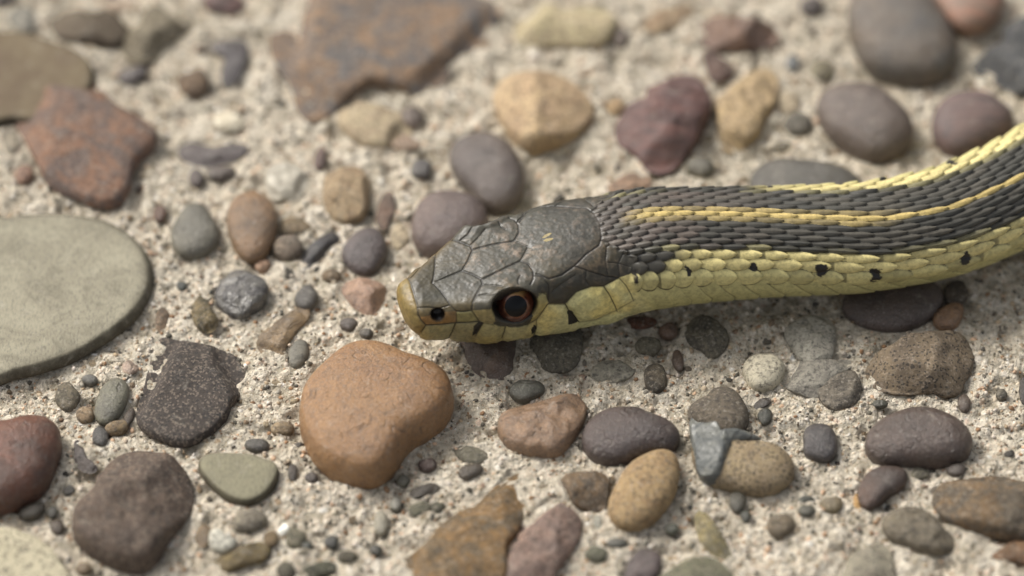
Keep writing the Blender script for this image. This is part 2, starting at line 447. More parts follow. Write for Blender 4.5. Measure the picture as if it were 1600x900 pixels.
STYLE = {   # hf height, p roundness, facets, lump, rough
    'pebble': (0.60, 2.3, 0, 0.07, 0.007), 'rock': (0.50, 3.2, 7, 0.12, 0.045), 'slab': (0.15, 6.0, 0, 0.03, 0.012),
    'chip': (0.50, 2.6, 5, 0.12, 0.030), 'low': (0.32, 2.4, 3, 0.16, 0.050)}
_seed = [100]
def tone_of(c, k=1.0):
    c = lin(c); g = float(c @ np.array([0.3, 0.5, 0.2])); c = (c * 0.86 + g * 0.14) * np.array([1.05, 1.02, 0.92]) * k * 0.93
    return [float(x) for x in c]
def stone(name, label, kind, style, tone, tone_b, poly, sharp=False, lift=0.0, tilt=(0, 0), **kw):
    hf, p, fac, lump, rough = STYLE[style]
    hf = kw.get('hf', hf); p = kw.get('p', p); fac = kw.get('facets', fac); lump = kw.get('lump', lump); rough = kw.get('rough', rough)
    _seed[0] += 7
    P = np.asarray(poly, float); w = max(np.ptp(P[:, 0]), np.ptp(P[:, 1]))
    n_seg, n_ring = (72, 22) if w > 120 else (48, 14) if w > 50 else (24, 7)
    V, F, c3, rim_band = stone_mesh(poly, hf, p, fac, lump, rough, sharp, kw.get('seed', _seed[0]), n_seg, n_ring, tilt)
    c3 = np.array([c3[0], c3[1], float(ground_h(c3[0], c3[1])) * 0.3 + lift - 0.2])
    LEVEL.append(c3[2])
    me = mesh_from(name, V, faces=F)
    if kind == 'flat': set_color(me, np.repeat(rim_band[:, None], 3, 1) * (1.0 if style == 'slab' else 0.4))
    o = link(name, me, STONE[kind], kw.get('parent', pavement), c3)
    o['tone'] = tone_of(tone); o['tone_b'] = tone_of(tone_b)
    if label: o['label'] = label
    return o

S = stone
# back row, behind the snake
S('flat_stone', 'olive brown flat stone partly under the rust red rock', 'flat', 'slab', (122, 108, 86), (108, 92, 74), [(-60, 50), (0, 46), (30, 46), (60, 54), (95, 66), (127, 80), (144, 100), (150, 122), (130, 160), (60, 195), (20, 192), (-60, 196)])
S('rock', 'rust red rock with a slate blue patch and tan rim', 'mottled', 'rock', (138, 102, 82), (110, 94, 90), [(23, 167), (37, 150), (63, 123), (87, 115), (120, 113), (143, 121), (160, 140), (178, 160), (212, 178), (236, 196), (248, 215), (240, 240), (215, 257), (207, 287), (203, 305), (190, 322), (167, 329), (140, 323), (110, 310), (83, 300), (70, 285), (60, 262), (45, 235), (27, 200)], lift=0.3, hf=0.22, p=4, facets=4)
S('stone', 'dark brown block with a pale top edge', 'flat', 'rock', (84, 72, 60), (110, 98, 84), [(80, 20), (110, 14), (150, 12), (200, 18), (208, 28), (196, 57), (186, 71), (143, 71), (110, 63), (83, 50)])
S('stone', 'grey beige stone lying aslant with a dark side', 'mottled', 'rock', (140, 130, 112), (120, 110, 92), [(230, 7), (260, 4), (283, 18), (303, 23), (305, 36), (287, 52), (263, 68), (240, 87), (217, 96), (197, 90), (187, 72), (197, 53), (213, 40), (223, 20)])
S('pebble', None, 'smooth', 'pebble', (82, 74, 76), (100, 92, 90), [(187, 110), (213, 100), (233, 103), (223, 120), (200, 131), (183, 123)])
S('pebble', None, 'mottled', 'pebble', (126, 104, 84), (96, 80, 68), ell(303, 127, 26, 22, -20))
S('stone', 'dark purple grey crooked stone', 'smooth', 'chip', (78, 72, 76), (96, 90, 92), [(327, 67), (353, 58), (383, 60), (388, 83), (378, 110), (365, 129), (347, 131), (346, 107), (350, 84), (333, 80)])
S('pebble', 'white quartz pebble among sandy concrete', 'glassy', 'low', (208, 200, 184), (190, 180, 160), ell(357, 187, 23, 15, 0))
S('stone', 'thin dark purple stone lying flat', 'smooth', 'low', (82, 72, 74), (98, 88, 88), [(277, 237), (293, 218), (330, 226), (360, 222), (390, 219), (380, 240), (357, 250), (320, 257), (293, 250)])
S('pebble', None, 'smooth', 'pebble', (98, 86, 82), (80, 70, 70), ell(307, 275, 13, 15))
S('pebble', None, 'smooth', 'pebble', (104, 92, 86), (86, 76, 72), ell(345, 268, 24, 12))
S('pebble', None, 'mottled', 'pebble', (172, 136, 118), (140, 112, 98), ell(37, 270, 15, 18, 30))
S('pebble', None, 'mottled', 'low', (160, 150, 134), (120, 112, 104), ell(15, 220, 15, 24))
S('pebble', None, 'smooth', 'pebble', (60, 50, 46), (76, 64, 58), ell(8, -2, 20, 12, -15))
S('stone', 'dark red stone cut by the top of the picture', 'smooth', 'rock', (116, 72, 66), (72, 56, 54), ell(350, 3, 32, 17, 5))
S('pebble', None, 'mottled', 'low', (150, 146, 138), (126, 124, 120), ell(36, 30, 22, 22))
S('stone', None, 'mottled', 'low', (186, 164, 146), (166, 148, 132), ell(195, 6, 40, 9))
S('rock', 'large mottled grey and rust rock with a pointed lower corner', 'mottled', 'rock', (144, 116, 92), (104, 100, 102), [(433, 15), (450, -5), (480, -30), (760, -30), (772, 10), (783, 28), (778, 52), (755, 75), (733, 90), (710, 108), (692, 116), (697, 140), (680, 153), (655, 145), (625, 138), (590, 134), (557, 143), (533, 160), (513, 180), (497, 197), (487, 208), (475, 197), (467, 167), (460, 143), (447, 123), (430, 97), (420, 80), (416, 63), (425, 43)], hf=0.15, p=5, facets=6, lump=0.08)
S('pebble', 'smooth purple grey pebble upright behind the head', 'smooth', 'pebble', (104, 92, 88), (94, 86, 86), [(700, 240), (715, 215), (745, 202), (775, 206), (800, 224), (816, 258), (820, 290), (808, 317), (785, 333), (760, 326), (735, 302), (712, 275)])
S('pebble', None, 'smooth', 'pebble', (88, 84, 84), (76, 72, 72), ell(658, 262, 17, 17))
S('pebble', None, 'smooth', 'chip', (70, 62, 60), (150, 130, 118), ell(644, 180, 21, 16, 30))
S('pebble', None, 'smooth', 'pebble', (110, 78, 68), (84, 68, 62), ell(500, 245, 10, 20, 10))
S('pebble', 'whitish grey lump of quartz below the mottled rock', 'glassy', 'low', (190, 184, 172), (160, 154, 144), ell(446, 279, 34, 32))
S('stone', 'square tan beige stone', 'mottled', 'rock', (170, 148, 118), (150, 126, 98), [(507, 276), (525, 260), (555, 255), (575, 272), (578, 305), (572, 335), (550, 346), (520, 339), (505, 315)])
S('stone', None, 'mottled', 'low', (188, 172, 142), (176, 156, 130), ell(585, 192, 58, 34, 10))
S('pebble', None, 'mottled', 'low', (176, 152, 134), (150, 128, 112), ell(632, 220, 26, 13, 8))
S('stone', 'pale yellow blocky stone near the top', 'mottled', 'rock', (192, 178, 142), (176, 160, 130), [(803, 62), (808, 35), (818, 13), (845, 3), (880, 12), (920, 8), (960, 22), (962, 42), (948, 69), (925, 74), (860, 71), (815, 73)])
S('stone', 'round peach coloured speckled stone', 'speckled', 'rock', (190, 164, 128), (174, 146, 116), [(770, 150), (785, 122), (815, 110), (850, 108), (885, 120), (912, 140), (928, 165), (926, 190), (905, 213), (880, 225), (850, 235), (825, 238), (800, 218), (785, 197), (773, 175)])
S('stone', 'dark red striped stone with rounded corners', 'striated', 'rock', (112, 78, 74), (84, 66, 66), [(960, 205), (975, 173), (1013, 140), (1053, 117), (1087, 117), (1103, 133), (1113, 167), (1100, 207), (1080, 240), (1045, 270), (1013, 268), (995, 245), (968, 228)])
S('stone', 'brown red wedge with a dark face near the top', 'smooth', 'rock', (132, 98, 76), (86, 64, 58), [(1087, 55), (1100, 33), (1125, 22), (1165, 24), (1200, 34), (1217, 48), (1213, 66), (1175, 76), (1145, 79), (1108, 73)])
S('stone', None, 'mottled', 'chip', (104, 80, 74), (86, 66, 62), [(1100, 75), (1125, 85), (1148, 105), (1140, 122), (1115, 125), (1103, 105)])
S('stone', 'knobbly buff stone with green grey pits', 'speckled', 'rock', (186, 160, 120), (160, 138, 108), [(1120, 195), (1118, 160), (1140, 135), (1175, 110), (1205, 105), (1218, 130), (1212, 165), (1195, 190), (1185, 215), (1155, 236), (1130, 235)], facets=4, lump=0.2)
S('pebble', None, 'mottled', 'pebble', (168, 140, 104), (150, 124, 92), ell(962, 166, 16, 15))
S('pebble', None, 'smooth', 'pebble', (110, 106, 94), (94, 90, 80), ell(1096, 259, 24, 17, 10))
S('stone', 'wide dark grey stone right behind the body of the snake', 'smooth', 'pebble', (92, 88, 82), (78, 76, 72), [(1172, 280), (1185, 257), (1220, 245), (1250, 246), (1290, 250), (1325, 264), (1350, 287), (1345, 320), (1260, 335), (1180, 315)], hf=0.45)
S('pebble', None, 'mottled', 'low', (160, 130, 108), (130, 108, 94), ell(985, 290, 36, 22, -10))
S('stone', None, 'mottled', 'low', (150, 124, 98), (168, 146, 118), ell(1045, 26, 42, 16, -18))
S('pebble', None, 'smooth', 'pebble', (120, 104, 92), (98, 86, 80), ell(968, 57, 15, 18))
S('pebble', 'biggest grey brown pebble, blue grey across its upper half', 'smooth', 'pebble', (106, 93, 82), (86, 84, 84), [(1323, 40), (1328, 0), (1345, -30), (1420, -35), (1455, -10), (1475, 18), (1490, 50), (1498, 80), (1493, 106), (1480, 125), (1455, 133), (1420, 134), (1385, 125), (1355, 110), (1338, 85)])
S('pebble', 'pink and grey striped pebble cut by the top of the picture', 'striated', 'pebble', (168, 124, 106), (134, 116, 106), [(1455, -5), (1455, -25), (1560, -25), (1566, 12), (1558, 35), (1540, 48), (1513, 57), (1488, 48), (1470, 28)], lift=0.4)
S('rock', 'blue black angular rock at the right edge', 'mottled', 'rock', (62, 64, 70), (82, 84, 90), [(1512, 100), (1540, 80), (1563, 60), (1575, 35), (1600, 22), (1650, 15), (1650, 148), (1595, 147), (1570, 140), (1545, 122), (1525, 112)])
S('pebble', 'plain purple brown oval pebble above the snake', 'smooth', 'pebble', (106, 92, 86), (100, 88, 84), [(1273, 165), (1288, 142), (1320, 128), (1355, 127), (1388, 143), (1413, 170), (1428, 195), (1426, 222), (1408, 245), (1380, 257), (1350, 253), (1318, 235), (1288, 210)])
S('stone', 'purple streaked stone touching the back of the snake', 'striated', 'pebble', (116, 94, 92), (90, 78, 80), [(1455, 200), (1463, 167), (1485, 145), (1517, 138), (1550, 143), (1577, 168), (1587, 195), (1565, 220), (1535, 238), (1505, 245), (1480, 241), (1462, 222)])
S('pebble', None, 'smooth', 'pebble', (120, 122, 126), (100, 104, 108), ell(1238, 95, 11, 13))
S('pebble', None, 'mottled', 'low', (130, 122, 100), (108, 100, 86), ell(1285, 105, 19, 17))
S('pebble', None, 'mottled', 'pebble', (116, 110, 102), (94, 90, 84), ell(1247, 193, 22, 20))
S('pebble', None, 'mottled', 'low', (180, 164, 140), (150, 136, 116), ell(1233, 162, 17, 22))
S('pebble', None, 'smooth', 'pebble', (112, 102, 76), (92, 84, 66), ell(1225, 228, 13, 9))
S('pebble', None, 'smooth', 'pebble', (80, 66, 62), (64, 56, 54), ell(1268, 8, 19, 16))
# left side
S('flat_stone', 'big smooth grey green slab with a dark rim', 'flat', 'slab', (158, 153, 136), (134, 129, 114), [(-80, 350), (0, 337), (60, 332), (130, 335), (182, 350), (202, 365), (224, 386), (237, 410), (241, 440), (233, 470), (215, 495), (185, 522), (150, 545), (110, 567), (60, 583), (20, 592), (-80, 602)], hf=0.11, p=9, lump=0.015)
S('pebble', 'grey pebble beside the tan oval pebble', 'smooth', 'pebble', (118, 114, 102), (102, 100, 92), [(266, 365), (279, 332), (295, 316), (315, 315), (331, 335), (344, 365), (338, 386), (318, 401), (297, 404), (275, 396)])
S('pebble', 'tan brown upright oval pebble', 'smooth', 'pebble', (146, 112, 78), (114, 92, 70), [(354, 345), (361, 312), (385, 297), (410, 300), (429, 320), (434, 350), (428, 380), (412, 402), (395, 412), (375, 401), (359, 375)])
S('pebble', None, 'smooth', 'pebble', (126, 92, 74), (84, 66, 56), ell(250, 333, 11, 15, 15))
S('pebble', None, 'smooth', 'pebble', (64, 68, 64), (80, 82, 76), ell(284, 445, 9, 8))
S('stone', 'olive and black pointed shard', 'mottled', 'chip', (132, 116, 84), (72, 68, 54), [(299, 477), (317, 457), (330, 478), (341, 500), (328, 518), (307, 509)])
S('stone', 'glassy grey stone of broken quartz', 'glassy', 'rock', (110, 108, 106), (74, 72, 74), [(335, 460), (345, 435), (370, 418), (400, 425), (419, 445), (415, 472), (395, 490), (370, 496), (343, 480)])
S('pebble', None, 'mottled', 'chip', (140, 118, 96), (110, 94, 80), ell(252, 497, 11, 20, 10))
S('pebble', None, 'smooth', 'pebble', (114, 112, 108), (98, 96, 92), ell(140, 590, 12, 9))
S('pebble', None, 'smooth', 'low', (186, 158, 142), (160, 140, 126), ell(202, 572, 13, 12))
S('rock', 'black brown flat broken rock between slab and tan stone', 'speckled', 'rock', (78, 70, 66), (64, 58, 56), [(243, 525), (262, 527), (300, 531), (340, 541), (370, 556), (386, 585), (382, 605), (365, 630), (355, 655), (335, 675), (310, 691), (290, 698), (260, 692), (235, 680), (212, 660), (215, 635), (225, 600), (235, 560)], hf=0.20, p=5, facets=4)
# around the snout
S('stone', 'narrow black slate chip lying aslant', 'smooth', 'chip', (48, 46, 50), (62, 60, 64), [(470, 407), (483, 380), (513, 360), (527, 362), (530, 377), (503, 400), (478, 418)])
S('pebble', 'small dark purple pebble below a reddish ridge', 'smooth', 'pebble', (96, 84, 84), (82, 74, 78), [(533, 393), (547, 367), (567, 355), (590, 355), (603, 375), (607, 395), (597, 414), (580, 431), (553, 427), (537, 410)])
S('stone', None, 'mottled', 'low', (128, 104, 92), (108, 92, 84), ell(603, 325, 14, 32, 12))
S('pebble', 'purple pebble pushed against the far side of the snout', 'smooth', 'pebble', (112, 94, 90), (100, 86, 86), [(642, 362), (648, 325), (665, 303), (690, 294), (720, 296), (748, 310), (764, 335), (762, 365), (745, 388), (715, 402), (680, 404), (653, 392)])
S('stone', 'pinkish tan stone in front of the nose', 'smooth', 'rock', (164, 130, 108), (138, 110, 92), [(532, 447), (560, 432), (587, 437), (603, 448), (600, 472), (585, 493), (563, 491), (544, 470)])
S('stone', 'tan brown bent elongated stone', 'smooth', 'rock', (150, 124, 88), (100, 84, 64), [(400, 532), (423, 507), (450, 487), (473, 476), (487, 487), (469, 513), (450, 540), (437, 565), (413, 556)])
S('pebble', None, 'smooth', 'pebble', (92, 88, 84), (76, 74, 72), ell(478, 462, 18, 22, 20))
S('pebble', None, 'striated', 'pebble', (124, 120, 110), (96, 94, 88), ell(466, 553, 16, 25, 15))
S('pebble', None, 'smooth', 'pebble', (76, 68, 64), (92, 82, 76), ell(545, 504, 14, 12))
S('pebble', None, 'smooth', 'pebble', (68, 64, 58), (86, 80, 72), ell(572, 520, 12, 9))
S('pebble', None, 'mottled', 'pebble', (122, 104, 84), (100, 86, 70), ell(518, 431, 16, 13))
S('pebble', None, 'mottled', 'pebble', (138, 122, 108), (112, 100, 90), ell(450, 384, 25, 22))
S('stone', None, 'mottled', 'low', (142, 122, 96), (120, 106, 86), ell(460, 350, 30, 15))
S('pebble', None, 'mottled', 'pebble', (170, 136, 112), (150, 122, 100), ell(410, 410, 12, 11))
S('pebble', None, 'mottled', 'low', (196, 180, 154), (178, 162, 138), ell(624, 366, 15, 22))
S('stone', 'black brown stone right under the jaw', 'smooth', 'rock', (104, 84, 72), (84, 72, 66), [(718, 520), (760, 505), (806, 510), (808, 560), (798, 587), (770, 590), (738, 576)], hf=0.3)  # dark stone whose tone also paints in part of the jaw's shadow
S('stone', 'flat stone coloured as the grey shadow under the throat', 'mottled', 'low', (112, 106, 94), (94, 90, 80), [(828, 525), (860, 505), (905, 505), (908, 555), (885, 580), (842, 572)], hf=0.25)  # grey matched to shadowed concrete, the throat's shadow put into the colour
# under the neck and body
S('pebble', None, 'mottled', 'pebble', (116, 110, 94), (96, 92, 80), ell(1013, 537, 21, 16))
S('stone', 'grey green stone tucked below the neck', 'mottled', 'rock', (112, 106, 92), (86, 82, 74), [(1070, 520), (1083, 495), (1105, 490), (1130, 507), (1140, 530), (1126, 555), (1100, 558), (1083, 545)])
S('pebble', None, 'mottled', 'pebble', (102, 92, 78), (74, 68, 60), ell(1024, 590, 19, 25, -15))
S('pebble', None, 'smooth', 'pebble', (108, 84, 68), (82, 68, 58), ell(1059, 561, 9, 18, -10))
S('pebble', None, 'smooth', 'pebble', (96, 76, 64), (120, 90, 70), ell(1045, 512, 16, 13))
S('pebble', None, 'mottled', 'low', (116, 74, 54), (84, 62, 50), ell(1000, 500, 28, 10))
S('stone', None, 'mottled', 'low', (150, 146, 134), (128, 124, 114), ell(958, 578, 36, 18))
S('pebble', 'round chalky white pebble', 'mottled', 'pebble', (206, 198, 178), (192, 184, 166), [(1160, 578), (1172, 556), (1205, 551), (1226, 568), (1221, 595), (1202, 609), (1175, 607)])
S('stone', 'pale grey angular lump of mortar', 'mottled', 'low', (176, 172, 162), (152, 148, 140), [(1225, 520), (1255, 492), (1298, 498), (1306, 540), (1288, 573), (1250, 562)])
S('stone', 'grey rough lump with a dark lower edge', 'mottled', 'low', (154, 150, 142), (128, 124, 118), [(1225, 600), (1235, 565), (1275, 555), (1300, 560), (1340, 562), (1310, 590), (1280, 618), (1250, 615)])
S('pebble', 'dark purple pebble half under the snake', 'smooth', 'pebble', (92, 78, 74), (80, 70, 68), [(1313, 478), (1325, 450), (1370, 430), (1430, 428), (1468, 440), (1475, 465), (1463, 490), (1435, 508), (1400, 517), (1355, 511), (1328, 496)], hf=0.4)
S('pebble', 'small orange brown pebble beside the half hidden purple one', 'smooth', 'pebble', (146, 110, 78), (120, 92, 72), [(1457, 496), (1470, 478), (1490, 470), (1505, 475), (1504, 495), (1491, 513), (1466, 512)])
S('pebble', None, 'mottled', 'low', (96, 84, 72), (82, 74, 66), ell(1495, 455, 20, 22))
S('rock', 'grainy brown grey rock below the snake', 'speckled', 'rock', (130, 114, 94), (104, 92, 80), [(1352, 577), (1370, 550), (1400, 530), (1440, 515), (1490, 514), (1515, 533), (1523, 560), (1510, 592), (1495, 616), (1450, 613), (1400, 613), (1363, 602)])
S('stone', 'mottled dark and grey stone beside the rough lump', 'mottled', 'low', (122, 114, 104), (92, 86, 80), [(1275, 602), (1298, 578), (1328, 572), (1346, 596), (1340, 626), (1310, 640), (1285, 628)])
S('pebble', None, 'smooth', 'pebble', (70, 62, 58), (58, 54, 52), ell(1602, 608, 10, 24))
# front left
S('pebble', 'polished red brown pebble at the left edge', 'smooth', 'pebble', (124, 74, 52), (86, 58, 46), [(-50, 665), (0, 655), (25, 648), (65, 647), (88, 660), (98, 687), (93, 715), (85, 742), (73, 766), (58, 777), (20, 797), (-50, 800)], lump=0.16)
S('pebble', 'small grey green elongated pebble', 'smooth', 'pebble', (120, 118, 102), (102, 100, 88), [(147, 641), (154, 610), (168, 592), (185, 587), (200, 598), (201, 618), (193, 641), (176, 659), (155, 661)])
S('pebble', None, 'smooth', 'pebble', (76, 74, 72), (64, 62, 62), ell(156, 678, 13, 18))
S('pebble', None, 'mottled', 'pebble', (142, 122, 92), (120, 102, 80), ell(182, 664, 20, 12, -15))
S('pebble', None, 'smooth', 'pebble', (84, 72, 60), (66, 58, 50), ell(201, 650, 8, 17, 25))
S('pebble', None, 'mottled', 'pebble', (120, 110, 94), (98, 92, 80), ell(105, 618, 20, 23))
S('pebble', None, 'mottled', 'pebble', (150, 128, 102), (126, 108, 88), ell(133, 644, 14, 14))
S('stone', None, 'smooth', 'chip', (70, 62, 60), (84, 72, 66), [(115, 712), (118, 682), (128, 692), (136, 712), (153, 727), (143, 738), (123, 731)])
S('rock', 'dark brown speckled rounded rock', 'speckled', 'rock', (100, 84, 74), (84, 72, 66), [(112, 810), (117, 790), (135, 765), (155, 740), (180, 712), (215, 702), (255, 705), (280, 720), (296, 745), (302, 775), (300, 802), (277, 830), (256, 862), (236, 892), (200, 893), (165, 881), (140, 866), (117, 845)], facets=5)
S('pebble', None, 'smooth', 'pebble', (64, 62, 58), (78, 74, 68), ell(108, 763, 10, 9))
S('pebble', None, 'smooth', 'pebble', (74, 62, 52), (90, 78, 66), ell(90, 821, 11, 13))
S('pebble', None, 'smooth', 'pebble', (90, 88, 80), (74, 72, 66), ell(81, 796, 9, 10))
S('pebble', None, 'smooth', 'pebble', (70, 64, 56), (84, 78, 68), ell(50, 795, 22, 12, -20))
S('flat_stone', 'cream coloured slab peppered with dark specks', 'speckled', 'slab', (196, 188, 164), (184, 176, 152), [(-60, 818), (0, 820), (30, 825), (60, 838), (85, 858), (101, 885), (107, 930), (-60, 950)])
S('stone', 'grey olive triangular flat stone', 'flat', 'slab', (140, 136, 114), (126, 122, 104), [(310, 735), (312, 715), (330, 706), (365, 705), (400, 709), (432, 724), (435, 745), (421, 771), (396, 788), (370, 787), (345, 774), (324, 755)], hf=0.3)
S('pebble', None, 'smooth', 'pebble', (66, 64, 58), (80, 76, 70), ell(402, 694, 22, 12, 5))
S('pebble', 'grey rounded pebble below the olive triangular stone', 'mottled', 'pebble', (142, 134, 118), (124, 116, 104), ell(389, 813, 29, 20, -10))
S('pebble', 'tiny chalk white pebble beside the olive shard', 'mottled', 'pebble', (212, 210, 200), (190, 188, 180), [(326, 842), (328, 828), (340, 823), (356, 834), (371, 842), (366, 855), (350, 862), (330, 856)])
S('stone', 'olive brown thin slab near the bottom edge', 'mottled', 'rock', (124, 108, 72), (106, 92, 64), [(327, 886), (345, 865), (375, 850), (405, 843), (421, 850), (416, 871), (385, 883), (350, 894)])
S('pebble', None, 'smooth', 'chip', (128, 104, 70), (104, 86, 62), ell(316, 836, 13, 22, 15))
S('pebble', None, 'smooth', 'pebble', (122, 100, 70), (90, 78, 60), ell(130, 886, 14, 11))
# the tan stone and its neighbours
S('stone', 'large smooth tan stone in front of the snake, notched below', 'smooth', 'pebble', (160, 119, 74), (144, 104, 64), [(466, 640), (474, 605), (493, 578), (520, 549), (550, 532), (580, 529), (618, 539), (656, 556), (690, 577), (709, 600), (714, 620), (706, 646), (690, 670), (665, 690), (640, 706), (622, 720), (616, 742), (600, 758), (575, 762), (545, 753), (510, 741), (489, 722), (477, 695), (469, 667)], hf=0.50, p=3.6, lump=0.05, seed=5)
S('pebble', None, 'mottled', 'pebble', (152, 132, 104), (128, 112, 90), ell(441, 668, 19, 12))
S('pebble', None, 'smooth', 'pebble', (78, 70, 62), (64, 58, 54), ell(457, 736, 8, 15))
S('pebble', None, 'smooth', 'pebble', (70, 62, 58), (84, 74, 68), ell(487, 744, 11, 10))
S('pebble', None, 'smooth', 'pebble', (86, 58, 50), (70, 54, 48), ell(668, 725, 15, 12, -10))
S('pebble', None, 'smooth', 'pebble', (110, 108, 94), (96, 94, 82), ell(630, 746, 10, 10))
S('pebble', None, 'smooth', 'chip', (84, 74, 64), (68, 62, 54), ell(662, 764, 24, 10, -18))
S('pebble', None, 'smooth', 'pebble', (92, 82, 68), (74, 66, 58), ell(735, 735, 21, 13, -20))
S('pebble', None, 'mottled', 'low', (116, 112, 98), (98, 94, 84), ell(737, 708, 26, 14, 10))
S('pebble', None, 'mottled', 'low', (106, 104, 88), (92, 90, 78), ell(655, 791, 19, 10, -20))
S('pebble', None, 'mottled', 'pebble', (100, 98, 82), (84, 82, 70), ell(684, 790, 12, 10))
S('pebble', None, 'smooth', 'pebble', (160, 154, 138), (146, 140, 126), ell(595, 813, 12, 20))
S('pebble', None, 'smooth', 'pebble', (146, 144, 134), (132, 130, 122), ell(618, 782, 9, 11))
S('pebble', 'tiny round black pebble', 'smooth', 'pebble', (52, 52, 50), (66, 66, 62), ell(518, 844, 11, 11))
S('pebble', None, 'speckled', 'pebble', (120, 116, 98), (102, 98, 84), ell(462, 838, 16, 17))
S('stone', 'shining white shell like chip', 'glassy', 'chip', (250, 250, 248), (235, 235, 232), [(430, 829), (436, 821), (443, 814), (451, 819), (450, 828), (440, 833)])
S('pebble', None, 'mottled', 'chip', (82, 82, 68), (68, 68, 58), ell(499, 886, 28, 13, -15))
S('pebble', None, 'smooth', 'pebble', (60, 60, 54), (74, 72, 64), ell(587, 855, 11, 9))
S('pebble', None, 'mottled', 'pebble', (98, 92, 74), (82, 76, 64), ell(543, 868, 16, 11))
S('pebble', None, 'mottled', 'pebble', (100, 96, 84), (84, 80, 70), ell(447, 890, 15, 15))
S('pebble', None, 'smooth', 'pebble', (64, 66, 60), (76, 78, 70), ell(480, 851, 10, 7))
S('pebble', None, 'mottled', 'pebble', (130, 110, 82), (104, 90, 70), ell(424, 839, 12, 13))
S('rock', 'rust brown slanting slab of ironstone', 'mottled', 'rock', (140, 108, 66), (104, 88, 66), [(595, 915), (625, 880), (645, 865), (668, 840), (690, 815), (720, 795), (760, 775), (790, 745), (820, 725), (832, 735), (830, 770), (822, 800), (810, 830), (792, 862), (780, 915)], hf=0.3, p=4)
S('pebble', None, 'smooth', 'pebble', (92, 80, 80), (80, 72, 74), ell(762, 888, 22, 22))
# front right
S('stone', 'tan brown stone with a dark right face', 'smooth', 'rock', (152, 120, 92), (124, 98, 78), [(777, 670), (782, 645), (800, 635), (840, 625), (880, 614), (905, 617), (918, 635), (911, 665), (896, 690), (876, 711), (850, 714), (815, 709), (789, 695)], facets=3)
S('pebble', None, 'smooth', 'pebble', (92, 92, 82), (74, 74, 68), ell(823, 608, 28, 18, -8))
S('pebble', 'dark purple pebble beside the tan brown stone', 'smooth', 'pebble', (84, 70, 68), (74, 64, 64), [(908, 690), (917, 660), (940, 640), (970, 633), (1005, 636), (1040, 655), (1068, 680), (1060, 701), (1030, 711), (990, 723), (960, 729), (930, 721), (912, 706)])
S('pebble', 'yellow tan oval pebble leaning against the dark purple one', 'mottled', 'pebble', (174, 146, 104), (154, 126, 90), [(949, 800), (960, 763), (980, 730), (1003, 713), (1033, 704), (1057, 709), (1061, 727), (1058, 767), (1043, 795), (1017, 821), (987, 832), (961, 823)], lift=0.3)
S('stone', 'small brown angular stone beside the yellow tan pebble', 'mottled', 'rock', (118, 96, 72), (86, 76, 66), [(876, 747), (903, 736), (943, 739), (954, 760), (944, 798), (900, 791), (886, 770)])
S('rock', 'pink grey granite rock with coarse crystals', 'speckled', 'rock', (148, 120, 108), (122, 104, 100), [(848, 788), (865, 777), (885, 790), (905, 800), (909, 830), (896, 860), (872, 892), (850, 920), (790, 920), (790, 880), (805, 845), (820, 810)])
S('pebble', 'dark plum pebble cut by the bottom edge', 'smooth', 'chip', (88, 74, 74), (76, 66, 68), [(977, 890), (985, 868), (1003, 853), (1030, 861), (1034, 882), (1017, 910), (978, 910)])
S('pebble', 'grey brown pebble behind the two toned flint', 'mottled', 'pebble', (112, 102, 90), (94, 86, 78), [(1070, 643), (1095, 620), (1120, 602), (1150, 607), (1169, 640), (1169, 666), (1146, 686), (1115, 680), (1085, 662)])
flint = S('stone', 'two toned flint, glassy grey left and sandy right', 'speckled', 'pebble', (156, 138, 108), (138, 120, 94), [(1080, 690), (1092, 668), (1110, 664), (1140, 682), (1180, 688), (1216, 695), (1236, 715), (1243, 735), (1236, 756), (1210, 771), (1180, 776), (1150, 769), (1120, 761), (1095, 752), (1086, 725)], lift=0.2)
fc = S('glassy_face', 'glassy blue grey broken face of the flint', 'glassy', 'chip', (116, 118, 116), (84, 88, 90), [(1076, 672), (1084, 655), (1099, 651), (1115, 665), (1140, 680), (1180, 687), (1212, 694), (1196, 702), (1160, 704), (1140, 722), (1132, 750), (1118, 762), (1093, 753), (1085, 725)], lift=0.75, hf=0.9, facets=6)
fc.parent = flint; fc.location = fc.location - flint.location
S('pebble', None, 'smooth', 'pebble', (90, 88, 80), (76, 74, 68), ell(964, 847, 17, 9))
S('pebble', None, 'mottled', 'pebble', (104, 104, 88), (88, 88, 76), ell(932, 865, 19, 14))
S('pebble', None, 'smooth', 'low', (160, 158, 146), (140, 138, 128), ell(935, 812, 8, 14))
S('pebble', None, 'smooth', 'pebble', (72, 70, 60), (86, 82, 72), ell(1152, 782, 14, 17))
S('pebble', None, 'smooth', 'pebble', (72, 74, 66), (60, 62, 56), ell(1165, 803, 8, 10))
S('stone', 'olive yellow thin shard near the bottom', 'mottled', 'chip', (150, 136, 94), (112, 106, 84), [(1086, 800), (1104, 799), (1121, 820), (1144, 866), (1120, 868), (1093, 842)])
S('pebble', None, 'smooth', 'pebble', (74, 78, 66), (90, 92, 80), ell(1050, 822, 11, 9))
S('stone', 'green grey speckled stone cut by the bottom edge', 'speckled', 'low', (120, 118, 96), (100, 100, 84), [(1025, 915), (1045, 890), (1075, 872), (1105, 869), (1131, 880), (1142, 915)])
S('pebble', None, 'smooth', 'pebble', (64, 66, 60), (78, 78, 72), ell(1195, 648, 12, 14))
S('pebble', None, 'smooth', 'chip', (66, 60, 56), (80, 74, 68), ell(1191, 628, 15, 8, -25))
S('pebble', 'small black square pebble', 'smooth', 'pebble', (66, 62, 66), (76, 72, 74), [(1256, 695), (1256, 671), (1270, 658), (1295, 660), (1308, 680), (1306, 710), (1285, 718), (1257, 708)])
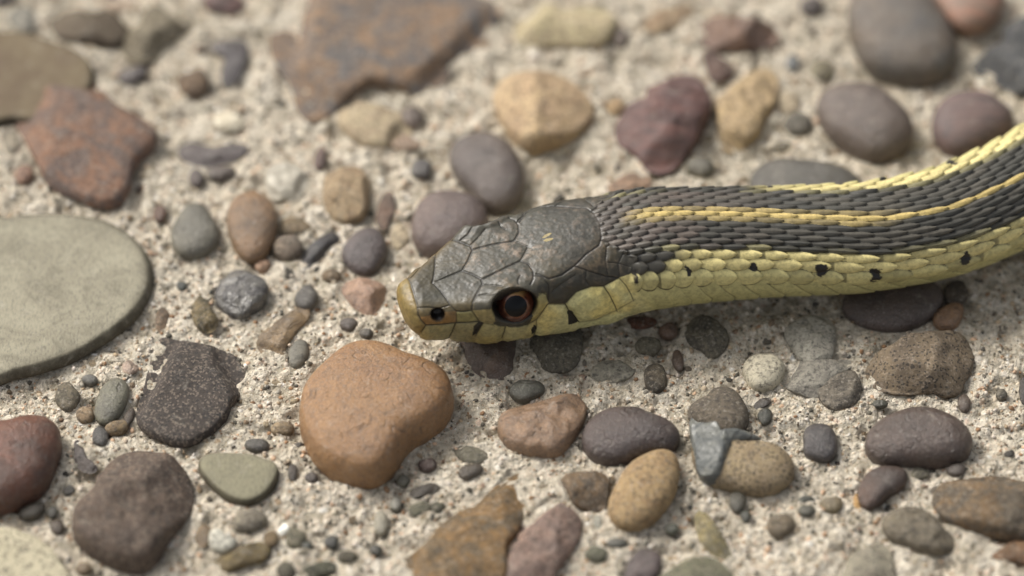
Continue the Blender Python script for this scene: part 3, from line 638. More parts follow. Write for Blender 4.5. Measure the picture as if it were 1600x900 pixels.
S('pebble', 'big glossy brown black pebble in the right foreground', 'smooth', 'pebble', (88, 72, 66), (78, 66, 62), [(1349, 693), (1362, 667), (1387, 647), (1420, 634), (1463, 635), (1493, 650), (1514, 670), (1522, 693), (1514, 714), (1487, 725), (1453, 729), (1400, 728), (1362, 720)])
S('pebble', 'reddish dark pebble with an orange chip, touching the glossy one', 'smooth', 'pebble', (92, 66, 52), (74, 62, 58), [(1340, 770), (1351, 740), (1377, 725), (1407, 728), (1421, 743), (1408, 764), (1384, 778), (1367, 793), (1347, 792)])
S('pebble', None, 'smooth', 'chip', (196, 150, 70), (170, 128, 64), ell(1340, 780, 6, 14))
S('rock', 'large brown and grey mottled rock at the right edge', 'mottled', 'rock', (124, 100, 72), (94, 84, 72), [(1456, 770), (1480, 750), (1520, 745), (1560, 742), (1600, 750), (1660, 755), (1660, 848), (1590, 844), (1545, 838), (1510, 826), (1480, 816), (1460, 793)])
S('stone', 'grey olive angular stone against the mottled rock', 'mottled', 'rock', (124, 114, 98), (104, 96, 84), [(1377, 813), (1400, 792), (1433, 789), (1464, 807), (1484, 833), (1501, 844), (1476, 863), (1447, 863), (1420, 854), (1389, 841)])
S('stone', 'reddish brown flat stone below the mottled rock', 'mottled', 'low', (134, 98, 68), (110, 84, 62), [(1538, 855), (1570, 845), (1660, 838), (1660, 885), (1580, 875), (1545, 869)])
S('stone', 'grey speckled lump cut by the bottom edge', 'speckled', 'low', (150, 144, 128), (130, 124, 112), [(1318, 915), (1325, 870), (1350, 850), (1380, 845), (1396, 870), (1390, 915)])
S('pebble', None, 'smooth', 'pebble', (90, 76, 66), (74, 64, 58), ell(1507, 627, 11, 15))
S('pebble', None, 'smooth', 'pebble', (84, 74, 68), (70, 62, 58), ell(1495, 733, 15, 12))
S('pebble', None, 'mottled', 'low', (120, 116, 102), (104, 100, 88), ell(1437, 736, 16, 10))
S('pebble', None, 'smooth', 'pebble', (132, 118, 88), (112, 100, 78), ell(1300, 785, 17, 14))
S('pebble', None, 'smooth', 'pebble', (92, 90, 78), (78, 76, 68), ell(1260, 797, 15, 10))
S('pebble', None, 'smooth', 'chip', (70, 72, 64), (82, 82, 74), ell(1259, 778, 15, 7, 5))
S('pebble', None, 'mottled', 'pebble', (122, 108, 90), (104, 94, 80), ell(1220, 820, 21, 20))
S('pebble', None, 'smooth', 'pebble', (86, 86, 74), (72, 72, 64), ell(1375, 628, 13, 7))
S('pebble', None, 'mottled', 'pebble', (112, 106, 96), (94, 90, 82), ell(1565, 612, 9, 9))
N_TRACED = len(OUTLINES)
# the concrete dips to a bed round every stone instead of washing over its rim
gX, gY = project(np.stack([GX, GY, np.zeros_like(GX)], -1)); GZ2 = GZ.copy()
for dense, (bx_, by_), lv in zip(OUTLINES, BEDS, LEVEL):
    x0, y0, x1, y1 = dense[:, 0].min() - 12, dense[:, 1].min() - 12, dense[:, 0].max() + 12, dense[:, 1].max() + 12
    m = np.argwhere((gX > x0) & (gX < x1) & (gY > y0) & (gY < y1))
    if not len(m): continue
    k = 1 - 4.0 / (4.0 + 0.5 * min(x1 - x0, y1 - y0))
    ii, jj = m[:, 0], m[:, 1]
    ins = in_poly(bx_ + (gX[ii, jj] - bx_) * k, by_ + (gY[ii, jj] - by_) * k, dense)
    GZ2[ii[ins], jj[ins]] = np.minimum(GZ2[ii[ins], jj[ins]], lv + 0.05 + 0.30 * (GZ2[ii[ins], jj[ins]] - lv))
pave_me.vertices.foreach_set('co', (np.stack([GX, GY, GZ2], -1).reshape(-1, 3) * MM).astype(np.float32).ravel()); pave_me.update()

# small pebbles between the stones: every one an object, a dozen shared shapes
SNAKE_ZONE = [(600, 470), (640, 410), (725, 345), (930, 300), (1180, 285), (1400, 275), (1650, 165), (1650, 400), (1400, 455), (1180, 472), (960, 500), (830, 535), (660, 530)]
FILL = [((96, 86, 74), (78, 71, 62), 'mottled'), ((78, 72, 66), (62, 58, 54), 'smooth'), ((128, 110, 86), (104, 90, 72), 'mottled'), ((110, 106, 94), (92, 88, 78), 'mottled'),
        ((158, 134, 108), (132, 112, 92), 'mottled'), ((168, 160, 144), (146, 138, 124), 'mottled'), ((96, 74, 62), (80, 64, 56), 'smooth'), ((182, 152, 132), (158, 132, 116), 'mottled'),
        ((200, 190, 168), (180, 170, 150), 'mottled'), ((64, 62, 58), (78, 74, 68), 'mottled'), ((176, 160, 132), (150, 132, 108), 'mottled'), ((140, 132, 116), (118, 110, 98), 'mottled')]
def blob_mesh(seed, n_seg=12, n_ring=5):
    rs = np.random.RandomState(seed); a = np.linspace(0, math.pi * 0.72, n_ring + 1)[1:]; b = np.linspace(0, 2 * math.pi, n_seg, endpoint=False)
    V = [(0, 0, 1.0)] + [(math.sin(t) * math.cos(u), math.sin(t) * math.sin(u), math.cos(t)) for t in a for u in b]
    V = np.array(V); V = V * (1 + 0.20 * fbm(V * 1.4 + rs.uniform(-9, 9, 3), 3, seed))[:, None]
    for _ in range(4):
        nn = rs.normal(size=3); nn[2] = abs(nn[2]); nn /= np.linalg.norm(nn); V = V - np.maximum(V @ nn - rs.uniform(0.6, 0.85), 0)[:, None] * nn
    F = [(0, 1 + j, 1 + (j + 1) % n_seg) for j in range(n_seg)] + [(1 + i * n_seg + j, 1 + (i + 1) * n_seg + j, 1 + (i + 1) * n_seg + (j + 1) % n_seg, 1 + i * n_seg + (j + 1) % n_seg) for i in range(n_ring - 1) for j in range(n_seg)]
    return V, F
BLOBS = {}
for s_ in range(6):
    V, F = blob_mesh(40 + s_)
    for k_ in ('smooth', 'mottled'):
        me = mesh_from('small_pebble', V, faces=F); me.materials.append(STONE[k_]); BLOBS[(s_, k_)] = me
BOX = np.array([[p[:, 0].min(), p[:, 1].min(), p[:, 0].max(), p[:, 1].max()] for p in OUTLINES])
def covered(x, y, m):
    for k, (a, b, c, d) in enumerate(BOX):
        if a - m < x < c + m and b - m < y < d + m:
            cxy = OUTLINES[k].mean(0); s = 1 - m / max(20.0, (c - a + d - b) / 3)
            if in_poly(cxy[0] + (x - cxy[0]) * s, cxy[1] + (y - cxy[1]) * s, OUTLINES[k]): return True
    return False
placed = []
tries = 0
while len(placed) < 296 - N_TRACED and tries < 9000:
    tries += 1
    x, y = RNG.uniform(0, 1600), RNG.uniform(0, 900); r = 5.0 + 5.5 * RNG.rand() ** 2.2
    if covered(x, y, r) or in_poly(x, y, SNAKE_ZONE): continue
    if any((x - a) ** 2 + (y - b) ** 2 < (r + c + 5) ** 2 for a, b, c in placed): continue
    placed.append((x, y, r))
for x, y, r in placed:
    A, B, k_ = FILL[RNG.randint(len(FILL))]
    o = bpy.data.objects.new('small_pebble', BLOBS[(RNG.randint(6), k_)]); COL.objects.link(o); o.parent = pavement
    g = ground_at(x, y, 0.0); o.location = Vector((g[0] * MM, g[1] * MM, (float(ground_h(g[0], g[1])) - 0.22 * r * PXMM) * MM))
    e = RNG.uniform(0.65, 1.0); rr = r * PXMM
    o.scale = (rr, rr * e * 1.15, rr * RNG.uniform(0.5, 0.8)); o.rotation_euler = (0, 0, RNG.uniform(0, 6.28))
    d = RNG.uniform(0.85, 1.15)
    o['tone'] = tone_of(A, d); o['tone_b'] = tone_of(B, d)

# gravel too small to pick apart, and the coarse aggregate that goes on beyond the picture: one mesh each
ICO_V = np.array([(0, 0, 1)] + [(0.894 * math.cos(t), 0.894 * math.sin(t), 0.447) for t in np.arange(5) * 1.2566] + [(0.894 * math.cos(t + 0.628), 0.894 * math.sin(t + 0.628), -0.447) for t in np.arange(5) * 1.2566] + [(0, 0, -1)])
ICO_F = [(0, 1 + k, 1 + (k + 1) % 5) for k in range(5)] + [(1 + k, 6 + k, 1 + (k + 1) % 5) for k in range(5)] + [(6 + k, 6 + (k + 1) % 5, 1 + (k + 1) % 5) for k in range(5)] + [(11, 6 + (k + 1) % 5, 6 + k) for k in range(5)]
ICO_F = np.array(ICO_F)
def off_stones(X, Y):
    x, y = project(np.stack([X, Y, 0 * X], -1)); keep = np.ones(len(X), bool)
    for dense, (bx_, by_), (a, b, c, d) in zip(OUTLINES, BEDS, BOX):
        m = np.flatnonzero(keep & (x > a) & (x < c) & (y > b) & (y < d))
        if len(m): keep[m[in_poly(x[m], y[m], dense)]] = False
    return keep
def scatter(name, X, Y, R, pal, zsink, flat):
    k_ = off_stones(X, Y); X, Y, R = X[k_], Y[k_], R[k_]
    n = len(X); rs = np.random.RandomState(n)
    a = rs.uniform(0, 6.28, n); ca, sa = np.cos(a), np.sin(a)
    V = np.repeat(ICO_V[None], n, 0) * (1 + rs.uniform(-0.32, 0.32, (n, 12, 1)))
    V = V * np.stack([np.ones(n), rs.uniform(0.6, 1.0, n), flat * rs.uniform(0.8, 1.2, n)], -1)[:, None]
    tl = rs.uniform(-0.5, 0.5, n)[:, None]; V = np.stack([V[..., 0], V[..., 1], V[..., 2] + tl * V[..., 0]], -1)
    x = V[..., 0] * ca[:, None] - V[..., 1] * sa[:, None]; y = V[..., 0] * sa[:, None] + V[..., 1] * ca[:, None]
    W = np.stack([x, y, V[..., 2]], -1) * R[:, None, None]
    W += np.stack([X, Y, ground_h(X, Y) - zsink * R], -1)[:, None]
    F = (ICO_F[None] + (np.arange(n) * 12)[:, None, None]).reshape(-1, 3)
    C = lin(np.array(pal)[rs.randint(len(pal), size=n)]) * rs.uniform(0.8, 1.2, (n, 1))
    me = mesh_from(name, W.reshape(-1, 3), quads=F); set_color(me, np.repeat(C, 12, 0))
    o = link(name, me, M_GRAIN, pavement); o['kind'] = 'stuff'; return o
SAND = [(206, 192, 168), (214, 202, 184), (190, 172, 146), (196, 178, 156), (172, 152, 124), (224, 216, 202), (200, 168, 138), (132, 118, 98), (150, 144, 130), (104, 98, 86), (84, 80, 70), (150, 116, 84), (218, 206, 190), (204, 190, 166)]
GRAV = [(110, 106, 92), (86, 84, 74), (140, 120, 94), (160, 148, 128), (186, 172, 148), (72, 70, 64), (176, 146, 120), (128, 104, 82), (98, 90, 78), (200, 186, 162)]
n = 22000; scatter('sand', RNG.uniform(-52, 52, n), RNG.uniform(-40, 39, n), 0.11 + 0.24 * RNG.rand(n) ** 2.2, SAND, 0.25, 0.75)
n = 2600; scatter('fine_gravel', RNG.uniform(-52, 52, n), RNG.uniform(-40, 39, n), 0.18 + 0.20 * RNG.rand(n) ** 2, GRAV, 0.3, 0.7)
n = 6500; a_ = RNG.uniform(0, 6.28, n); r_ = 46 + 260 * RNG.rand(n) ** 0.8
gxx, gyy = r_ * np.cos(a_), r_ * np.sin(a_) * 0.95; keep = (np.abs(gxx) > 56) | (gyy > 46) | (gyy < -48)
scatter('coarse_gravel', gxx[keep], gyy[keep], (0.9 + 4.6 * RNG.rand(keep.sum()) ** 2.4), [(104, 92, 86), (120, 100, 80), (150, 126, 96), (110, 106, 98), (84, 74, 70), (140, 132, 116), (168, 148, 118)], 0.35, 0.6)

# ------------------------------------------------------------------ the snake
snake = bpy.data.objects.new('snake', None); COL.objects.link(snake)
snake['label'] = 'garter snake, dark with yellow stripes and a red brown eye, lying across the pebbled concrete'
snake['category'] = 'snake'

TOPLINE = [  # photograph pixel of the ridge of the head and back, its height (mm)
    (622, 462, 6.4), (646, 457, 7.3), (673, 444, 7.45), (722, 424, 7.95), (770, 405, 8.6), (821, 388, 9.1), (856, 372, 9.6), (910, 356, 10.0), (960, 346, 10.3),
    (1050, 338, 10.1), (1180, 333, 9.7), (1290, 329, 9.65), (1350, 325, 9.65), (1450, 308, 9.65), (1520, 286, 9.65), (1600, 250, 9.65), (1680, 204, 9.65), (1780, 145, 9.65),
    (1900, 95, 10.0), (2030, 85, 9.6), (2170, 120, 9.2), (2300, 200, 8.6), (2420, 300, 8.0), (2560, 390, 7.0), (2720, 430, 6.0), (2900, 410, 4.8), (3080, 350, 3.6), (3240, 300, 2.4)]
tl = np.array(TOPLINE, float)
pathXY = np.array([ground_at(a, b, c)[:2] for a, b, c in TOPLINE])
dp = catmull(pathXY, 6000)
for _ in range(60): dp[1:-1] = 0.25 * dp[:-2] + 0.5 * dp[1:-1] + 0.25 * dp[2:]
arc = np.concatenate([[0], np.cumsum(np.linalg.norm(np.diff(dp, axis=0), axis=1))]); LEN = arc[-1]
s_nose = 2.4 * (1 - np.cos(np.linspace(0.0, math.pi / 2, 42)))
xs_of = np.interp(arc, arc, project(np.concatenate([dp, np.full((len(dp), 1), 10.0)], 1))[0])
S_EDGE = arc[np.argmax(xs_of > 1640)]
sg = np.concatenate([s_nose, np.arange(2.47, 26.0, 0.075), np.arange(26.0, S_EDGE, 0.105), np.arange(S_EDGE, LEN, 0.36)])
th = np.concatenate([np.arange(0, 126, 0.7), np.arange(126, 180, 4.0), [180.0]])
HALF = len(th); theta = np.concatenate([th, -th[1:-1][::-1]]); NV = len(theta); NS = len(sg)
MIR = np.concatenate([np.arange(HALF), np.arange(1, HALF - 1)[::-1]])        # near-side column with the same |angle|

C_ = np.array([  # s, a, top, y1, d1, y2, d2, z3, y4, z4, y5, z5, bottom
    (0.0, 2.35, 7.35, .45, .10, .80, .55, 5.8, .95, 4.6, .62, 4.0, 3.9),
    (1.5, 2.85, 7.40, .45, .08, .81, .45, 5.8, .95, 4.2, .62, 3.4, 3.2),
    (3.2, 3.25, 7.48, .45, .07, .83, .38, 5.8, .95, 3.6, .62, 2.7, 2.4),
    (6.3, 4.40, 7.95, .44, .07, .90, .22, 6.2, .92, 3.1, .62, 1.9, 1.6),
    (8.0, 4.95, 8.35, .44, .04, .92, .10, 6.5, .91, 2.9, .62, 1.4, 1.2),
    (10.0, 5.05, 8.75, .44, .05, .90, .20, 6.4, .94, 2.8, .62, 1.3, 1.1),
    (12.5, 5.10, 9.10, .44, .08, .85, .42, 6.2, .96, 2.7, .62, 1.2, 1.0),
    (15.0, 5.45, 9.60, .45, .16, .82, .80, 6.1, .95, 2.7, .62, 1.2, 0.9),
    (18.0, 5.80, 10.0, .46, .30, .80, 1.35, 5.9, .93, 2.8, .60, 1.2, 0.9),
    (21.0, 5.95, 10.2, .48, .46, .82, 1.90, 5.8, .90, 3.0, .56, 1.4, 0.9),
    (24.5, 5.95, 10.35, .5, .60, .85, 2.25, 5.7, .87, 3.2, .52, 1.5, 0.9),
    (28.0, 5.70, 10.1, .5, .616, .866, 2.30, 5.5, .866, 3.2, .5, 1.52, 0.9),
    (36.0, 5.35, 9.65, .5, .583, .866, 2.175, 5.3, .866, 3.12, .5, 1.53, 0.95)])
cs = [pchip(C_[:, 0], C_[:, k], np.minimum(sg, 36.0)) for k in range(13)]
_, a, zt, y1, d1, y2, d2, z3, y4, z4, y5, z5, zb = cs
taper = np.interp(sg, [0, S_EDGE + 40, LEN - 2, LEN], [1, 1, 0.12, 0.0])
ctrl = np.zeros((NS, 7, 2))
ctrl[:, 0] = np.stack([0 * a, zt], -1); ctrl[:, 1] = np.stack([y1 * a, zt - d1], -1); ctrl[:, 2] = np.stack([y2 * a, zt - d2], -1)
ctrl[:, 3] = np.stack([a, z3], -1); ctrl[:, 4] = np.stack([y4 * a, z4], -1); ctrl[:, 5] = np.stack([y5 * a, z5], -1); ctrl[:, 6] = np.stack([0 * a, zb], -1)
g = np.where(sg < 2.4, np.sqrt(np.clip(1 - (1 - sg / 2.4) ** 2, 0, 1)) ** 0.80, 1.0); g[0] = 0.0
ctrl[..., 0] *= (g * taper)[:, None]
ctrl[..., 1] = 5.6 + (ctrl[..., 1] - 5.6) * g[:, None]
ctrl[..., 1] = 0.9 + (ctrl[..., 1] - 0.9) * taper[:, None]
full = np.concatenate([ctrl, ctrl[:, 5:0:-1] * np.array([-1, 1])], 1)        # 12 control points round the section
vpar = (theta % 360) / 30.0; iv = np.floor(vpar).astype(int); u = (vpar - iv)[None, :, None]
p0, p1, p2, p3 = (full[:, (iv + k) % 12] for k in (-1, 0, 1, 2))
sec = 0.5 * (2 * p1 + (p2 - p0) * u + (2 * p0 - 5 * p1 + 4 * p2 - p3) * u ** 2 + (3 * p1 - p0 - 3 * p2 + p3) * u ** 3)
px_ = np.interp(sg, arc, dp[:, 0]); py_ = np.interp(sg, arc, dp[:, 1])
tx = np.interp(sg + 0.4, arc, dp[:, 0]) - np.interp(sg - 0.4, arc, dp[:, 0]); ty = np.interp(sg + 0.4, arc, dp[:, 1]) - np.interp(sg - 0.4, arc, dp[:, 1])
tn = np.hypot(tx, ty); tx, ty = tx / tn, ty / tn
hd = sg < 24
k_h = int(np.argmax(sg > 9)); 
# the head keeps one straight axis
ax_t = np.array([tx[hd].mean(), ty[hd].mean()]); ax_t /= np.linalg.norm(ax_t)
w_h = sstep(30, 20, sg); tx = tx * (1 - w_h) + ax_t[0] * w_h; ty = ty * (1 - w_h) + ax_t[1] * w_h; tn = np.hypot(tx, ty); tx /= tn; ty /= tn
LAT = np.stack([ty, -tx, 0 * tx], -1); TAN = np.stack([tx, ty, 0 * tx], -1)     # LAT points to the viewer's side
B = np.stack([px_[:, None] + sec[..., 0] * LAT[:, None, 0], py_[:, None] + sec[..., 0] * LAT[:, None, 1], sec[..., 1]], -1)
def grid_normals(P):
    ds = np.gradient(P, axis=0); dv = np.roll(P, -1, 1) - np.roll(P, 1, 1)
    n = np.cross(dv, ds); n /= np.linalg.norm(n, axis=-1)[..., None] + 1e-12
    if (n[NS // 3, 0, 2]) < 0: n = -n
    return n
N = grid_normals(B)
N[0] = -TAN[0]
# photograph pixel of every point of the near side, copied to the far side (the animal is symmetrical)
PX, PY = project(B); PX = PX[:, MIR]; PY = PY[:, MIR]
view = CPOS - B; view /= np.linalg.norm(view, axis=-1)[..., None]
FACE = (N * view).sum(-1)[:, MIR]

# ---- dorsal scale rows
th_c = [0, 6, 12, 18, 24, 30, 36, 43, 53, 67, 87]
Sg = np.repeat(sg[:, None], NV, 1)
roll = np.interp(sg, [0, 20, 24, 28, 35, 42, 46, 52, 63, LEN], [0, 0, -2, -2, 3.5, 10, 16, 18, 14, 12])
TH = np.abs(theta[None] - roll[:, None]); side = np.sign(theta[None] - roll[:, None] + 1e-9)
rowf = np.interp(TH, th_c, np.arange(11))
pitch = np.interp(np.arange(0, LEN, 0.1), [0, 21, 27, 34, 45, LEN], [1.4, 1.45, 1.95, 2.45, 2.8, 2.8])
phase = np.interp(sg, np.arange(0, LEN, 0.1), np.cumsum(0.1 / pitch))
U = np.repeat(phase[:, None], NV, 1) + 0.010 * rowf * 0
best = np.full((NS, NV), -1.0); bid = np.zeros((NS, NV)); brow = np.zeros((NS, NV)); bdu = np.zeros((NS, NV)); bdv = np.zeros((NS, NV)); bf = np.zeros((NS, NV))
def hash01(x, y, k=0): return _h(np.asarray(x, np.int64), np.asarray(y, np.int64), np.full(np.shape(x), k, np.int64), 5)
for dr in (0, 1, -1, 2):
    k = np.clip(np.floor(rowf) + dr, 0, 9)
    off = 0.5 * (k % 2)
    for di in (0, 1, -1):
        i = np.floor(U - off) + di
        jit = 0.10 * (hash01(i, k, 3) - 0.5)
        du = U - (i + off + 0.5 + jit); dv = rowf - k
        wide = np.where(k >= 9, 0.82, np.where(k >= 7, 0.76, 0.70)); L = np.where(k >= 7, 0.72, 0.65)
        q = du / L; body = 1 - np.abs(q) ** 2.3
        W = wide * np.clip(body, 0, 1) ** 0.62 * (0.86 + 0.16 * q)
        f = np.where((body > 0) & (W > 1e-3), 1 - (np.abs(dv) / np.maximum(W, 1e-3)) ** 2.2, -1)
        hgt = np.where(f > 0, (0.16 + 0.84 * sstep(-1.0, 0.75, q)) * np.clip(f, 0, 1) ** 0.55 + 0.05 * hash01(i, k, 4), -1)
        m = hgt > best
        best = np.where(m, hgt, best); bid = np.where(m, i, bid); brow = np.where(m, k, brow); bdu = np.where(m, q, bdu); bdv = np.where(m, dv, bdv); bf = np.where(m, f, bf)
is_sc = best > 0
keel = np.where((brow <= 6), np.exp(-(bdv / 0.12) ** 2) * sstep(-0.9, 0.1, bdu) * 0.12, 0)
amp = np.interp(rowf, [0, 4, 6.5, 9, 10], [0.22, 0.26, 0.44, 0.46, 0.14])
h_sc = np.where(is_sc, np.clip(best, 0, 1.05) + keel, 0) * amp
# broad belly scales below the last row
vent = sstep(9.25, 9.40, rowf)
vx = U + 0.25 - np.clip(0.028 * (TH - 72), -0.2, 0.9); vu = vx % 1.0
v_in = sstep(24.5, 31.0, Sg)
v_h = 0.13 * (0.35 + 0.65 * v_in) * sstep(0.0, 0.12, vu) * (0.55 + 0.45 * vu) * sstep(1.0, 0.93, vu)
h_body = np.where((vent > 0.5) & (h_sc < 0.4 * v_h + 0.02), v_h, h_sc)
h_body = np.maximum(h_body, v_h * vent)

# ---- colours of the body
hs = hash01(bid, brow * 2 + (side > 0), 1); hs2 = hash01(bid, brow * 2 + (side > 0), 2)
dark = lin((58, 57, 51)); dark2 = lin((80, 76, 67)); yel = lin((188, 166, 104)); lyel = lin((206, 192, 132)); lgreen = lin((190, 180, 124)); skin = lin((22, 20, 18))
Cb = np.zeros((NS, NV, 3)); tcol = (hs ** 1.5)[..., None]
Cb[:] = dark * (1 - tcol) + dark2 * tcol
neckdust = (sstep(38, 26, Sg) * hs2)[..., None] * 0.32
Cb = Cb * (1 - neckdust) + lin((132, 114, 104)) * neckdust
isstripe = (brow == 0)
fade = sstep(21.0, 24.5, Sg)[..., None]
ycol = yel * (0.82 + 0.30 * hs2[..., None]); Cb = np.where(isstripe[..., None], Cb * (1 - fade) + ycol * fade, Cb)
half = ((brow == 1) * (0.25 + 0.6 * hs) * sstep(49, 42, Sg))[..., None] * fade; Cb = Cb * (1 - half) + ycol * 0.85 * half
lat = (brow >= 7) & (brow <= 9)
lc = np.where((brow == 9)[..., None], lgreen, lyel) * (0.78 + 0.34 * hs2[..., None])
warm = sstep(27, 30, Sg) * sstep(37, 33, Sg)
lc = lc * (1 + 0.10 * warm[..., None])
Cb = np.where(lat[..., None], lc, Cb)
farf = ((side < 0) & (brow >= 7) & (brow <= 9))[..., None] * sstep(38, 33, Sg)[..., None]; Cb = Cb * (1 - farf) + dark * farf
nearf = (((brow == 7) * sstep(29.5, 27.0, Sg + 2 * hs) + (brow == 8) * sstep(27.0, 25.0, Sg + 1.5 * hs)) * (side > 0))[..., None]; Cb = Cb * (1 - nearf) + (0.55 * dark + 0.45 * dark2) * (0.8 + 0.4 * hs2[..., None]) * nearf
row4 = (brow == 6) & (hs > 0.35)
Cb = np.where(row4[..., None], 0.62 * dark + 0.38 * lgreen * hs2[..., None] + 0.1 * dark, Cb)
fb = lat & (bdu < -0.25) & (hs > 0.72)                                       # some lateral scales have a black base
Cb = np.where(fb[..., None], Cb * 0.45, Cb)
vcolr = lin((186, 178, 122)) * (0.92 + 0.12 * hash01(np.floor(vx), 3 + 0 * rowf, 6)[..., None])
isv = (vent > 0.5) & (h_body <= v_h * vent + 1e-6)
Cb = np.where(isv[..., None], vcolr, Cb)
gap = np.where(isv, (sstep(0.06, 0.0, vu) * 0.6 + sstep(0.96, 1.0, vu) * 0.5) * v_in, sstep(np.where(rowf > 6.4, 0.52, 0.40), 0.06, np.where(is_sc, bf, 0)))
skc = np.where((rowf > 6.4)[..., None], lin((52, 45, 28)), skin)
bc = np.floor(U * 0.40 + 0.2 * side); bx = (U * 0.40 + 0.2 * side - bc - 0.5 + 0.55 * (hash01(bc, 0 * rowf + 4, 7) - 0.5)) / 0.40 * 3.0
by = (rowf - 8.55 + 0.5 * (hash01(bc, 0 * rowf + 5, 7) - 0.5)) * 1.1
bd = np.hypot(bx * 1.2, by) + 0.32 * fbm(B * 1.9, 3, 77) - 0.25 * sstep(0.6, 0.2, np.where(is_sc, bf, 0))
blotch = sstep(0.72, 0.56, bd * (0.85 + 1.0 * hash01(bc, 0 * rowf + 2, 11))) * (hash01(bc, 0 * rowf + 8, 9) > 0.25) * (rowf > 7.0)
Cb = Cb * (1 - blotch[..., None]) + lin((24, 20, 18)) * blotch[..., None]
Cb = Cb * (1 - gap[..., None]) + skc * gap[..., None]

# ---- head shields: seams traced where they lie on the near half of the head (the far half mirrors them)
def z5(*pts): return [(600 + x / 3.75, 300 + y / 3.75) for x, y in pts]
SEAMS = [
    (z5((100, 540), (130, 560), (170, 582), (178, 612), (192, 660), (203, 722), (222, 752), (245, 778), (222, 815)), 1.0),
    (z5((170, 582), (220, 556), (275, 530)), 0.9),
    (z5((275, 530), (300, 548), (330, 580), (360, 620), (388, 662)), 1.0),
    (z5((196, 680), (250, 676), (320, 682), (388, 664)), 0.6),
    (z5((245, 778), (330, 774), (420, 764), (490, 762), (560, 755)), 1.0),
    (z5((388, 664), (425, 698), (424, 764)), 0.7),
    (z5((290, 528), (370, 500), (460, 465)), 0.7),
    (z5((460, 465), (520, 485), (570, 512), (578, 540), (545, 600), (520, 650), (514, 692)), 1.1),
    (z5((425, 698), (470, 700), (514, 692)), 0.9),
    (z5((514, 692), (535, 722), (556, 755)), 0.9),
    (z5((575, 515), (650, 478), (730, 438), (800, 405)), 1.0),
    (z5((800, 405), (820, 370), (842, 328)), 0.4),
    (z5((800, 405), (850, 428), (876, 470), (876, 510), (858, 545)), 1.0),
    (z5((578, 545), (640, 547), (700, 556)), 0.5),
    (z5((798, 495), (786, 515), (788, 545)), 0.9),
    (z5((545, 610), (600, 600), (650, 612)), 0.7),
    (z5((420, 764), (400, 815), (375, 862)), 1.0), (z5((580, 766), (560, 800), (535, 840)), 1.0), (z5((712, 782), (705, 815), (690, 850)), 0.9), (z5((893, 745), (892, 780), (880, 835)), 0.8),
    (z5((560, 755), (580, 766), (640, 775)), 0.6), (z5((840, 775), (893, 745), (960, 655), (1063, 656)), 0.9),
    ([(883, 474), (888, 484), (904, 502)], 1.0),
    ([(883, 474), (900, 456), (924, 447), (943, 447), (955, 440), (967, 434)], 1.0),
    ([(943, 447), (952, 460), (961, 478), (964, 486)], 0.9), ([(967, 434), (978, 446), (986, 460), (990, 470)], 0.8), ([(905, 503), (930, 499), (950, 490), (964, 484), (978, 476), (992, 468)], 0.5),
    (z5((876, 490), (930, 500), (965, 545), (962, 640)), 0.8), (z5((920, 585), (950, 600), (962, 640)), 0.8), (z5((905, 600), (925, 590)), 0.6),
    ([(938, 352), (940, 372), (936, 384), (916, 398), (898, 416), (878, 430), (858, 436), (838, 428)], 1.1),
    ([(940, 376), (958, 382), (976, 392), (988, 404), (996, 424)], 0.8), ([(898, 416), (920, 424), (948, 432), (967, 434)], 0.9), ([(948, 386), (946, 408), (950, 432)], 0.4), ([(976, 392), (966, 412), (968, 434)], 0.4),
    ([(862, 455), (876, 444), (898, 430)], 0.15), ([(916, 424), (914, 436), (922, 447)], 0.5), ([(950, 410), (968, 412), (994, 420)], 0.25),
    ([(938, 352), (950, 362), (972, 364)], 0.8), ([(950, 362), (958, 382)], 0.8), ([(972, 350), (972, 364), (980, 384)], 0.7)]
SKIN_EDGE = [(280, 940), (352, 938), (372, 942), (384, 952), (394, 974), (404, 990), (424, 988), (440, 984), (462, 1002), (490, 1022), (520, 1030)]
rows_h = sg < 30.0
pxh, pyh = PX[rows_h], PY[rows_h]
dist = np.full(pxh.shape, 99.0); seam = np.zeros(pxh.shape)
for line, wgt in SEAMS:
    L = np.array(line, float)
    for A, Bq in zip(L[:-1], L[1:]):
        d = Bq - A; tt = np.clip(((pxh - A[0]) * d[0] + (pyh - A[1]) * d[1]) / (d @ d), 0, 1)
        dd = np.hypot(pxh - A[0] - tt * d[0], pyh - A[1] - tt * d[1])
        dist = np.minimum(dist, dd / (0.45 + 0.55 * wgt)); seam = np.maximum(seam, sstep(1.6, 0.4, dd) * wgt)
vis = FACE[rows_h] > 0.02
dist = np.where(vis, dist, 99.0)
edge_x = np.interp(pyh, [p[0] for p in SKIN_EDGE], [p[1] for p in SKIN_EDGE])
under = ~vis
headw = np.where(under, sstep(26.5, 22.0, Sg[rows_h]), sstep(10.0, -10.0, pxh - edge_x + 6.0 * fbm(B[rows_h] * 1.1, 2, 61)))
Q = B[rows_h]
